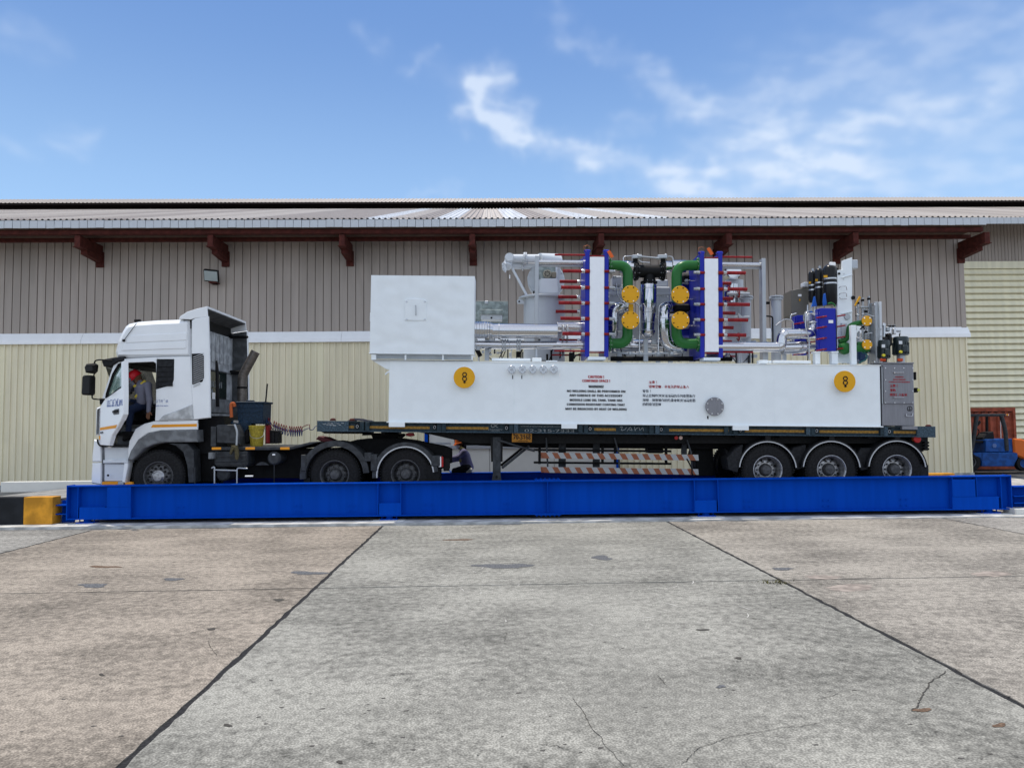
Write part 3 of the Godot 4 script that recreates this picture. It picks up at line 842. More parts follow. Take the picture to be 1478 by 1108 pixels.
	bx(Vector3(kr + 1.2, .05, -.02), Vector3(2.6, .16, .4), .01); put("footing", M.office)
	for i in 3:
		bx(Vector3(kr - 1.75 + i * 1.01, .44, -3.45), Vector3(1.0, .30, .26), .006); put("kerb_block", M.orangepaint if i % 2 == 0 else M.blackpaint)

# ------------------------------------------------------------------ wheels
func tyre_mesh(R: float, wd: float) -> ArrayMesh:       # outer face at z = 0, axis z
	var ri := R * .545
	lat(Transform3D(), [Vector2(ri, -wd + .02), Vector2(ri + .04, -wd), Vector2(R - .09, -wd + .004), Vector2(R - .015, -wd + .05), Vector2(R, -wd + .075), Vector2(R, -wd * .66), Vector2(R - .014, -wd * .655), Vector2(R - .014, -wd * .62), Vector2(R, -wd * .615),
		Vector2(R, -wd * .38), Vector2(R - .014, -wd * .375), Vector2(R - .014, -wd * .34), Vector2(R, -wd * .335), Vector2(R, -.075), Vector2(R - .015, -.05), Vector2(R - .05, -.014), Vector2(R - .09, -.004), Vector2(R - .10, -.008), Vector2(R - .14, -.001), Vector2(R - .15, -.005), Vector2(ri + .055, -.002), Vector2(ri + .04, -.008), Vector2(ri + .01, -.018), Vector2(ri - .002, -.04), Vector2(ri - .002, -wd * .5)], 56)
	for k in 56:                                       # tread blocks on the shoulder
		var a := TAU * k / 56
		bx(Vector3(cos(a), sin(a), 0) * (R - .006) + Vector3(0, 0, -.062), Vector3(.022, .028, .07), 0, Basis(Vector3(cos(a), sin(a), 0), Vector3(-sin(a), cos(a), 0), Vector3(0, 0, 1)))
	return mesh_of()
func wheel(called: String, kind: int, R: float, at: Vector3, parent: Node, flip := false) -> Node3D:   # kind 0 steering, 1 driven dual, 2 trailer dual with an open dish
	var h := holder(called, parent, at)
	if flip: h.rotation.y = PI
	var ri := R * .545
	node("tyre", tyre_mesh(R, .29), M.rubber, h)
	if kind > 0:
		var t := node("tyre", tyre_mesh(R, .29), M.rubber, h)
		t.position.z = -.33
	var dish := [-.03, -.135, -.185][kind] as float
	var hub := [.03, -.02, -.07][kind] as float
	lat(Transform3D(), [Vector2(ri - .004, -.26), Vector2(ri + .006, -.025), Vector2(ri + .012, -.010), Vector2(ri + .002, -.006), Vector2(ri - .012, -.016), Vector2(ri - .03, -.06), Vector2(ri - .045, dish - .03), Vector2(ri - .07, dish), Vector2(ri - .10, dish + .012), Vector2(.145, dish + .012), Vector2(0, dish + .012)], 48)
	put("rim", M.rimlight if kind == 2 else M.rim, h)
	if not flip:
		if not head_mesh.has("nut"):
			cyl(Vector3.ZERO, Vector3(0, 0, .035), .019, 6)
			cyl(Vector3(0, 0, .035), Vector3(0, 0, .05), .011, 8)
			head_mesh["nut"] = mesh_of()
		for k in 10:
			var a := TAU * k / 10
			node("wheel_nut", head_mesh["nut"], M.rim if kind != 0 else M.chassis, h).position = Vector3(cos(a) * .168, sin(a) * .168, dish + .01)
	for k in (10 if kind == 0 else 8):
		var a := TAU * (k + .5) / (10 if kind == 0 else 8)
		var p := Vector3(cos(a), sin(a), 0) * (ri - .075)
		cyl(p + Vector3(0, 0, dish - .01), p + Vector3(0, 0, dish + .0135), .026, 14)
		put("hand_hole", M.black, h)
	lat(Transform3D(), [Vector2(.13, dish), Vector2(.125, dish + .03), Vector2(.105, hub - .02), Vector2(.09, hub - .005), Vector2(.085, hub), Vector2(.03, hub + .004), Vector2(0, hub + .004)], 28)
	put("hub", M.rim if kind != 0 else M.rimlight, h)
	return h

# ------------------------------------------------------------------ tractor
var truck: Node3D
func tractor():
	rng.seed = 21
	fr = Transform3D()
	var tf := Transform3D(Basis(), Vector3(-5.5, .37, -15.2))
	truck = thing("tractor_truck", "white high roof tractor truck with its driver's door open", "truck", tf)
	var t := truck
	var wd := 2.3
	# ---- cab shell
	W(80, 420, 3.6933)
	slab(pp([540, 352, 720, 348, 728, 500, 735, 686, 640, 690, 528, 692, 533, 600, 534, 385]), -.0, -.06, .012); put("side_panel", M.cab)
	slab(pp([352, 362, 540, 352, 534, 385, 520, 376, 366, 382]), -.0, -.06, .006); put("door_header", M.cab)
	slab(pp([318, 352, 352, 362, 366, 382, 300, 500, 262, 575, 240, 600, 234, 596, 250, 545, 290, 430]), -.03, -.10, .006); put("pillar", M.cab)
	slab(pp([540, 362, 632, 362, 630, 470, 622, 496, 600, 506, 532, 524]), .012, -.01, .008); put("louvre_frame", M.trim)
	for k in 5:
		var y := 384 + k * 27
		slab(pp([544, y, 626, y - 1, 625, y + 19 - k, 544, y + 21 - k]), .026, .006, .008); put("louvre", M.trim)
	slab(pp([552, 688, 576, 662, 640, 640, 728, 604, 733, 684]), .03, -.01, .02); put("bulge", M.cab_dirt_shade)
	# high roof with its raised swages
	slab(pp([308, 322, 314, 296, 322, 264, 345, 214, 362, 186, 380, 172, 430, 161, 540, 153, 650, 149, 715, 150, 722, 352, 318, 358]), .0, -wd, .09); put("high_roof", M.cab)
	slab(pp([402, 236, 700, 222, 700, 262, 376, 276]), .016, -.05, .012); put("swage", M.cab)
	slab(pp([360, 284, 696, 268, 696, 306, 350, 318]), .016, -.05, .012); put("swage", M.cab)
	# wing behind the door and its grille
	slab(pp([726, 156, 742, 146, 815, 134, 822, 400, 825, 675, 736, 686, 722, 500]), .02, -.055, .02); put("wing", M.cab)
	slab(pp([728, 334, 780, 332, 792, 344, 793, 462, 784, 484, 730, 498]), .032, .0, .008); put("grille_frame", M.trim)
	for k in 15:
		var y := 345 + k * 11.2
		var a := hit(733, y + 8, -.034)
		var b := hit(788, y - 14, -.034)
		if k > 12: b = hit(770, y - 8, -.034)
		bx((a + b) / 2, Vector3(a.distance_to(b), .012, .014), .002, basis_to(Vector3(0, 0, 1)) * Basis(Vector3(0, 0, 1), atan2(b.y - a.y, b.x - a.x))); put("grille_bar", M.edge)
	slab(pp([700, 150, 815, 134, 822, 400, 825, 675, 700, 686]), -wd + .055, -wd - .02, .02); put("wing", M.cab)
	# spoiler: a thin shell open to the rear
	slab(pp([655, 148, 664, 134, 700, 110, 750, 94, 808, 80, 809, 92, 800, 94, 752, 108, 706, 124, 676, 142, 672, 150]), -.02, -wd + .1, .008); put("spoiler", M.cab)
	slab(pp([656, 148, 664, 135, 700, 111, 750, 95, 808, 81, 812, 136, 740, 145, 720, 152]), .01, -.02, .008); put("spoiler_cheek", M.cab)
	slab(pp([656, 148, 664, 135, 700, 111, 750, 95, 808, 81, 812, 136, 740, 145, 720, 152]), -wd + .1, -wd + .07, .008); put("spoiler_cheek", M.cab)
	bx(hit(790, 128, .75) , Vector3(.10, .09, .12), .02); put("beacon", M.redlens)
	# back wall
	var xb := hit(815, 200, 0).x - .33
	var yb0 := hit(815, 690, 0).y
	var yb1 := hit(815, 180, 0).y
	bx(Vector3(xb - .03, (yb0 + yb1) / 2, -wd / 2), Vector3(.06, yb1 - yb0, wd - .12), .02); put("cab_wall", M.cab_shaded)
	bx(Vector3(xb - .06, hit(815, 160, 0).y, -wd / 2), Vector3(.06, .28, wd - .12)); put("spoiler_gap_shade", M.black)  # black box that paints the shade in the gap under the spoiler
	slab(pp([676, 143, 708, 126, 752, 110, 800, 98, 809, 95, 809, 98, 800, 101, 752, 113, 708, 129, 677, 147]), -.04, -wd + .12); put("spoiler_inner_shade", M.fairing_shade)  # thin dark sheet painting the shade inside the spoiler shell
	slab(pp([704, 154, 811, 140, 818, 400, 821, 670, 704, 680]), -wd + .068, -wd + .058); put("wing_inner_shade", M.fairing_shade)  # thin grey sheet painting the shade on the inner face of the wing
	for k in 9:
		bx(Vector3(xb + .006, hit(815, 270, 0).y, -.18 - k * .22), Vector3(.02, .62, .13), .012); put("pressed_rib", M.cab_shaded)
	bx(Vector3(xb + .01, hit(815, 398, 0).y, -wd / 2), Vector3(.03, .035, wd - .2), .008); put("wall_seam", M.cabgrey)
	bx(Vector3(xb + .012, hit(815, 480, 0).y, -1.2), Vector3(.03, .62, 1.25), .02); put("window_frame", M.black)
	bx(Vector3(xb + .026, hit(815, 480, 0).y, -1.2), Vector3(.008, .54, 1.13), .003); put("cab_window", M.panedark)
	var old := fr
	fr = tf * Transform3D(Basis(Vector3.UP, PI / 2), Vector3(xb + .032, 0, 0))
	var lw := holder("window_sign", t)
	lw.transform = Transform3D(Basis(Vector3.UP, PI / 2), Vector3(xb + .034, 0, 0))
	fr = tf * lw.transform
	var sy := yb0 + (yb1 - yb0) * .42
	for q in [[0, "ขนส่งไทย", .15, .12], [1, "จำกัด", .085, .18]]:
		var x0 := .78
		for ch in (q[1] as String):
			for st in STROKES.get(ch, "").split(" ", false):
				var k: float = q[2] / 10
				var a := Vector3(x0 + int(st[0]) * k * .8, sy + .06 - q[0] * .17 - int(st[1]) * k, 0)
				var b := Vector3(x0 + int(st[2]) * k * .8, sy + .06 - q[0] * .17 - int(st[3]) * k, 0)
				var dd := (b - a).normalized() if a.distance_to(b) > 0 else Vector3.RIGHT
				bx((a + b) / 2, Vector3(a.distance_to(b) + .016, .016, .003), 0, Basis(dd, Vector3(-dd.y, dd.x, 0), Vector3(0, 0, 1)))
			x0 += q[2] * .74 * (0.0 if ch in ["ั", "ิ", "่"] else 1.0)
	put("lettering", M.chalk, lw)
	bx(Vector3(1.06, sy - .26, .0), Vector3(.16, .14, .004)); put("sticker", M.plate, lw)
	fr = tf
	bx(Vector3(xb + .01, hit(815, 600, 0).y, -1.2), Vector3(.05, .32, 1.9), .02); put("wall_panel", M.cabgrey)
	# far side, floor, inside of the cab, with the far window open to the light
	var fz := -wd + .03
	slab(pp([318, 352, 720, 350, 735, 560, 740, 690, 640, 690, 640, 380, 352, 380]), fz, fz - .05, .01); put("side_wall", M.cab)
	slab(pp([250, 590, 640, 570, 640, 690, 520, 692, 380, 790, 240, 820, 232, 700]), fz, fz - .05, .01); put("side_wall", M.cab)
	slab(pp([470, 380, 500, 380, 500, 575, 470, 577]), fz, fz - .04, .004); put("pillar", M.trim)
	var fl := hit(400, 745, 0).y
	bx(Vector3((hit(240, 700, 0).x + xb) / 2, fl - .05, -wd / 2 - .03), Vector3(xb - hit(240, 700, 0).x, .08, wd - .2)); put("cab_floor", M.black)
	bx(Vector3(hit(640, 500, 0).x, hit(640, 540, 0).y, -wd / 2 - .1), Vector3(.05, 1.0, wd - .3)); put("curtain", M.seat)
	bx(hit(560, 640, .7), Vector3(.55, .16, .55), .05); put("seat", M.seat)
	bx(hit(600, 520, .7), Vector3(.14, .75, .52), .05, Basis(Vector3(0, 0, 1), -.15)); put("seat_back", M.seat)
	bx(hit(290, 650, .2) + Vector3(.2, 0, -.95), Vector3(.4, .45, 1.7), .08); put("dashboard", M.seat)
	lat(Transform3D(Basis(Vector3(0, 0, 1), .5) * Basis(Vector3(1, 0, 0), -PI / 2), hit(352, 560, .72)), [Vector2(.20, -.016), Vector2(.215, -.012), Vector2(.22, 0), Vector2(.215, .012), Vector2(.20, .016), Vector2(.195, 0), Vector2(.20, -.016)], 28); put("steering_wheel", M.black)
	bx(hit(500, 372, .1) + Vector3(0, 0, -1.0), Vector3(1.1, .05, 1.9)); put("roof_lining", M.seat)
	slab(pp([318, 352, 352, 380, 262, 575, 232, 600, 240, 560, 268, 470]), -.12, -.125); put("windscreen_side", M.panedark)
	var wa := hit(325, 365, .1)
	var wb := hit(240, 590, .1)
	bx(Vector3((wa.x + wb.x) / 2, (wa.y + wb.y) / 2, -wd / 2 - .02), Vector3(.012, wa.distance_to(wb), wd - .3), 0, Basis(Vector3(0, 0, 1), atan2(wb.x - wa.x, wa.y - wb.y) * -1.0)); put("windscreen", M.panedark)
	# sun visor and mirrors
	slab(pp([245, 372, 262, 362, 318, 352, 366, 348, 366, 372, 330, 378, 298, 400, 256, 402]), .02, -.30, .02); put("visor_end", M.trim)
	slab(pp([290, 362, 322, 352, 322, 378, 296, 398]), -.3, -wd + .1, .02); put("sun_visor", M.trim)
	var mi := holder("wing_mirror", t)
	pipe([[205, 400, -.02], [208, 372, -.12], [228, 366, -.12], [300, 368, -.06]], .014, .05, 8); put("mirror_arm", M.black, mi)
	pipe([[195, 548, -.12], [192, 574, -.12], [240, 578, -.08]], .014, .05, 8); put("mirror_arm", M.black, mi)
	pipe([[205, 440, -.12], [200, 460, -.12]], .012, .05, 8); put("mirror_arm", M.black, mi)
	slab(pp([178, 410, 188, 392, 225, 388, 236, 396, 232, 430, 218, 443, 184, 438]), .20, .02, .035); put("mirror_head", M.black, mi)
	slab(pp([170, 462, 178, 452, 214, 452, 219, 462, 217, 548, 208, 557, 172, 556, 166, 548]), .22, .02, .03); put("mirror_head", M.black, mi)
	slab(pp([176, 462, 213, 461, 211, 548, 174, 549]), .222, .218, .002); put("mirror_glass", M.blackgloss, mi)
	slab(pp([184, 408, 222, 398, 226, 426, 190, 434]), .202, .198, .002); put("mirror_glass", M.blackgloss, mi)
	slab(pp([230, 570, 258, 572, 260, 604, 246, 611, 231, 602]), .0, -.12, .02); put("mirror_foot", M.black, mi)
	# nose: corner panel, bumper, lamp
	slab(pp([202, 640, 206, 622, 228, 612, 236, 616, 230, 770, 200, 772]), -.05, -.5, .04); put("corner_panel", M.cab)
	slab(pp([200, 790, 240, 796, 244, 910, 190, 912, 190, 880]), .0, -.45, .035); put("bumper", M.cab)
	slab(pp([190, 916, 244, 914, 243, 1034, 188, 1026, 185, 1000]), .0, -.45, .035); put("bumper", M.cab)
	slab(pp([192, 640, 232, 600, 240, 900, 240, 1030, 188, 1020, 190, 880]), -.45, -wd + .1, .04); put("nose_panel", M.cab)
	slab(pp([232, 772, 248, 770, 248, 788, 234, 792]), .025, -.02, .008); put("turn_lamp", M.orange)
	pipe([[222, 790, .0], [226, 815, -.01], [240, 826, -.01], [285, 826, -.01]], .016, .06, 8); put("bumper_gap", M.black)
	slab(pp([240, 800, 250, 800, 250, 1034, 242, 1034]), -.02, -.12, .006); put("corner_post", M.cabgrey)
	# steps below the door
	slab(pp([322, 730, 385, 735, 405, 790, 385, 826, 287, 826, 296, 775]), -.26, -.30, .004); put("step_well", M.cabgrey)
	B(285, 818, 385, 830, -.02, .28, .006); put("step_tread", M.trim)
	slab(pp([250, 832, 386, 832, 384, 902, 252, 906]), -.05, -.10, .01); put("step_riser", M.white2)
	B(252, 900, 384, 916, -.01, .26, .006); put("step_tread", M.white2)
	slab(pp([252, 920, 364, 922, 356, 1014, 252, 1014]), -.04, -.08, .01); put("step_riser", M.white2)
	slab(pp([365, 905, 386, 900, 384, 935, 368, 1022, 352, 1022]), .0, -.2, .012); put("arch_edge", M.cab)
	disc(278, 982, 6, -.036, .01, 12); put("hole", M.black)
	B(246, 1017, 330, 1033, .0, .22, .006); put("step", M.orange)
	B(330, 1016, 358, 1034, -.03, .1, .01); put("step_bracket", M.galv)
	slab(pp([368, 1034, 372, 1022, 384, 1018, 408, 1018, 412, 1036]), .02, -.15, .01); put("wheel_chock", M.orange)
	# skirt over the front wheel
	slab(pp([392, 800, 425, 735, 470, 708, 500, 700, 520, 694, 640, 692, 756, 688, 756, 738, 560, 743, 492, 757, 444, 790, 408, 848, 388, 896, 384, 850]), .005, -.05, .012); put("skirt", M.cab)
	slab(pp([518, 712, 753, 707, 753, 722, 508, 727]), .009, .003, .001); put("orange_stripe", M.orange)
	slab(pp([386, 898, 402, 852, 442, 792, 492, 758, 560, 744, 756, 739, 758, 804, 640, 806, 580, 806, 520, 818, 470, 842, 432, 880, 410, 902]), .03, -.30, .02); put("wheel_arch", M.cabgrey)
	slab(pp([600, 812, 700, 814, 735, 850, 738, 1020, 708, 1022, 700, 930, 680, 860, 640, 824]), -.0, -.34, .01); put("mudguard", M.guard)
	pipe([[742, 940, -.0], [742, 1034, .0]], .012, .05, 8); put("mud_stay", M.guard)
	pipe([[362, 264, -.02], [430, 172, -.02]], .006, .05, 6); put("aerial", M.black)
	bx(hit(362, 263, -.02), Vector3(.05, .05, .04), .01); put("aerial_foot", M.black)
	bx(hit(437, 158, .5), Vector3(.12, .06, .1), .015); put("roof_marker", M.black)
	# lettering on the cab
	W(140, 500, 6.925)
	glyphs("จำกัด", 582, 528, 32, 26, -.006, M.blueink, null, .07)
	words("089-226-6051", 585, 587, 708, 597, -.006, M.blueink, null, false)
	# ---- open door, swung 40 degrees about its front edge
	W(80, 420, 3.6933)
	var hp := hit(235, 700, .0)
	var dh := holder("door", t)
	var dx := Transform3D(Basis(Vector3.UP, deg_to_rad(-40)), hp * Vector3(1, 0, 1))
	dh.transform = dx
	fr = tf * dx
	slab(pp([262, 574, 350, 512, 358, 560, 360, 660, 345, 692, 326, 728, 298, 770, 282, 824, 234, 820, 236, 700, 238, 612]), .0, -.09, .012); put("door_panel", M.cab, dh)
	slab(pp([350, 378, 362, 372, 364, 560, 362, 656, 348, 690, 344, 688, 357, 640, 350, 512]), .005, -.09, .008); put("door_edge", M.cab, dh)
	slab(pp([262, 570, 266, 545, 300, 440, 330, 388, 352, 378, 351, 390, 334, 400, 306, 448, 276, 540, 272, 566, 350, 505, 350, 514]), .0, -.07, .004); put("window_frame", M.trim, dh)
	slab(pp([272, 566, 276, 540, 306, 448, 334, 400, 351, 390, 350, 506]), -.03, -.036); put("window_pane", M.pane, dh)
	slab(pp([237, 728, 328, 712, 320, 730, 236, 742]), .006, .001, .001); put("orange_stripe", M.orange, dh)
	slab(pp([306, 640, 318, 634, 336, 633, 336, 644, 318, 650]), .03, .0, .008); put("door_handle", M.black, dh)
	slab(pp([300, 644, 316, 630, 338, 626, 338, 656, 310, 660]), .004, .0, .002); put("handle_dish", M.cabgrey, dh)
	words("420", 236, 748, 252, 760, -.006, M.greyink, dh)
	W(140, 500, 6.925)
	glyphs("บริษัทไทย", 94, 530, 30, 17, -.006, M.blueink, dh, .07)
	words("TRANSPORT CO., LTD.", 92, 588, 222, 599, -.006, M.blueink, dh, false)
	fr = tf
	# ---- behind the cab
	W(280, 440, 6.1556)
	bx(hit(395, 285, 2.1), Vector3(.42, .06, .1), .02); put("duct_band", M.black)
	bx(hit(392, 598, 2.1), Vector3(.38, .09, .1), .02); put("duct_band", M.black)
	pipe([[425, 860, 1.0], [426, 650, 1.0], [445, 600, 1.0], [545, 415, 1.0]], .095, .3, 18); put("exhaust_stack", mat(.16, .14, .125, .45, .6, "dirt", 3))
	lat(Transform3D(basis_to(hit(426, 650, 1.0) - hit(425, 860, 1.0)), hit(426, 735, 1.0)), [Vector2(.096, -.02), Vector2(.108, -.02), Vector2(.108, .02), Vector2(.096, .02)], 20); put("stack_clamp", M.black)
	slab(pp([122, 480, 138, 480, 150, 560, 156, 900, 128, 900]), -.35, -.42, .02); put("wing_gap_shade", M.black)  # black slab painted in for the shaded gap between wing and wall
	# frame rails and deck
	W(0, 0, 1)
	for z in [.72, 1.58]:
		poly([262, 655, 450, 655, 480, 646, 560, 642, 600, 640, 649, 652, 649, 676, 262, 682], z, .09); put("frame_rail", M.chassis)
	poly([300, 655, 470, 652, 470, 686, 300, 690], 1.1, .3); put("gearbox", M.black)
	poly([186, 642, 300, 612, 310, 612, 310, 695, 186, 695], .42, 1.5); put("wheel_well", M.black)
	poly([286, 600, 322, 600, 330, 655, 286, 655], .35, 1.6); put("cab_mount", M.black)
	poly([300, 651, 470, 648, 470, 690, 300, 690], .5, 1.3); put("under_deck", M.chassis)
	poly([262, 640, 312, 628, 312, 692, 262, 692], .5, 1.2); put("engine", M.black)
	W(290, 570, 7.9118)
	slab(pp([110, 592, 1030, 588, 1240, 535, 1330, 538, 1100, 600, 1010, 624, 640, 630, 110, 632]), -.06, -2.2, .006); put("deck_plate", M.guard)
	for x in [120, 506, 902]:
		B(x, 597, x + 106, 623, -.054, .012, .003); put("side_reflector", M.orange)
	# toolbox, battery box, ladder, air tanks
	slab(pp([170, 350, 190, 340, 380, 334, 420, 410, 440, 470, 440, 560, 175, 545]), -.0, -.5, .02); put("tool_box", M.guard)
	pipe([[380, 335, .0], [412, 410, .0], [405, 575, .0]], .022, .08, 8); put("box_stay", M.galv)
	B(110, 360, 165, 585, -.02, .04); put("box_bracket", M.guard)
	slab(pp([140, 645, 520, 642, 520, 790, 500, 820, 170, 820, 140, 790]), -.04, -.55, .015); put("battery_box", M.guard)
	for y in [690, 745, 780]:
		B(165, y, 505, y + 9, -.034, .02, .003); put("box_rib", M.guard)
	B(80, 655, 135, 730, -.1, .2, .01); put("filter", M.cabgrey)
	for q in [[[120, 835, -.02], [152, 815, -.02], [152, 1060, -.02]], [[530, 838, -.02], [410, 832, -.02], [408, 1060, -.02]], [[152, 855, -.02], [408, 862, -.02]], [[152, 1018, -.02], [408, 1018, -.02]]]:
		pipe(q, .016, .05, 8); put("ladder_bar", M.galv)
	disc(246, 908, 76, .10, .7, 28, .03); put("air_tank", M.guard)
	disc(830, 722, 76, .06, .9, 28, .03); put("air_tank", M.guard)
	B(812, 672, 845, 688, .055, .01, .002); put("tank_label", M.plate)
	pipe([[834, 795, .1], [834, 1060, .1]], .008, .05, 6); put("drain_line", M.guard)
	slab(pp([595, 805, 640, 770, 700, 770, 760, 803]), -.12, -.4, .01); put("tank_strap", M.guard)
	B(500, 918, 590, 932, -.4, .03); put("frame_tag", M.plate)
	# rear mudguards, lamps, fifth wheel
	W(360, 560, 4.347)
	for q in [[532, 548, 218, 183, 186, 4, 0], [977, 548, 208, 176, 184, 6, 1]]:
		arc(q[0], q[1], q[3], q[2], q[4], q[5], .0, .60, 22); put("mudguard", M.guard)
		arc(q[0], q[1], q[3] - 1, q[3] + 7, q[4], q[5], -.006, .03, 22); put("guard_lip", M.edge if q[6] else M.guard)
	B(322, 418, 352, 520, -.02, .3, .01); put("guard_bracket", M.guard)
	B(720, 405, 762, 460, -.04, .3, .01); put("guard_bracket", M.guard)
	B(760, 415, 800, 520, -.02, .3, .01); put("guard_bracket", M.guard)
	B(1140, 425, 1195, 490, -.02, .5, .01); put("guard_bracket", M.guard)
	B(1186, 430, 1203, 495, .0, .06, .006); put("tail_lamp", M.plate)
	B(1203, 430, 1216, 495, .0, .06, .006); put("tail_lamp", M.redlens)
	B(1216, 440, 1254, 520, .1, .1, .01); put("tail_bracket", M.black)
	slab(pp([575, 342, 640, 325, 700, 318, 930, 318, 1020, 330, 1120, 352, 1200, 366, 1250, 386, 1250, 480, 575, 480]), -.55, -.95, .01); put("frame_tail", M.chassis)
	slab(pp([660, 300, 720, 296, 728, 318, 780, 330, 880, 324, 906, 300, 900, 288, 660, 284]), -.75, -1.7, .01); put("fifth_wheel", M.chassis)
	slab(pp([374, 322, 392, 302, 440, 310, 505, 338, 420, 342]), -.5, -.9, .015); put("slide_wedge", mat(.10, .018, .022, .6, 0, "dirt", 2))
	slab(pp([962, 288, 980, 280, 1010, 280, 1018, 300, 990, 306, 965, 300]), -.4, -.5, .01); put("side_marker", M.redlens)
	W(0, 0, 1)
	var R := .525
	wheel("steering_axle_wheel", 0, R, hit(227.6, 687.8, .02), t)
	wheel("steering_axle_wheel", 0, R, hit(227.6, 687.8, .02) + Vector3(0, 0, -2.28), t, true)
	for x in [482.3, 585]:
		wheel("drive_wheel", 1, .512, hit(x, 685.3 - (x - 482) * .009, .06), t)
		wheel("drive_wheel", 1, .512, hit(x, 685.3 - (x - 482) * .009, .06) + Vector3(0, 0, -2.28), t, true)
		cyl(hit(x, 685, .3), hit(x, 685, .3) + Vector3(0, 0, -1.8), .07, 12); put("axle", M.chassis)
	# mud flaps behind the tyres
	B(616, 671, 634, 702, .05, .5, .004); put("mud_flap", M.black)
	B(438, 690, 447, 704, .05, .5, .004); put("mud_flap", M.black)

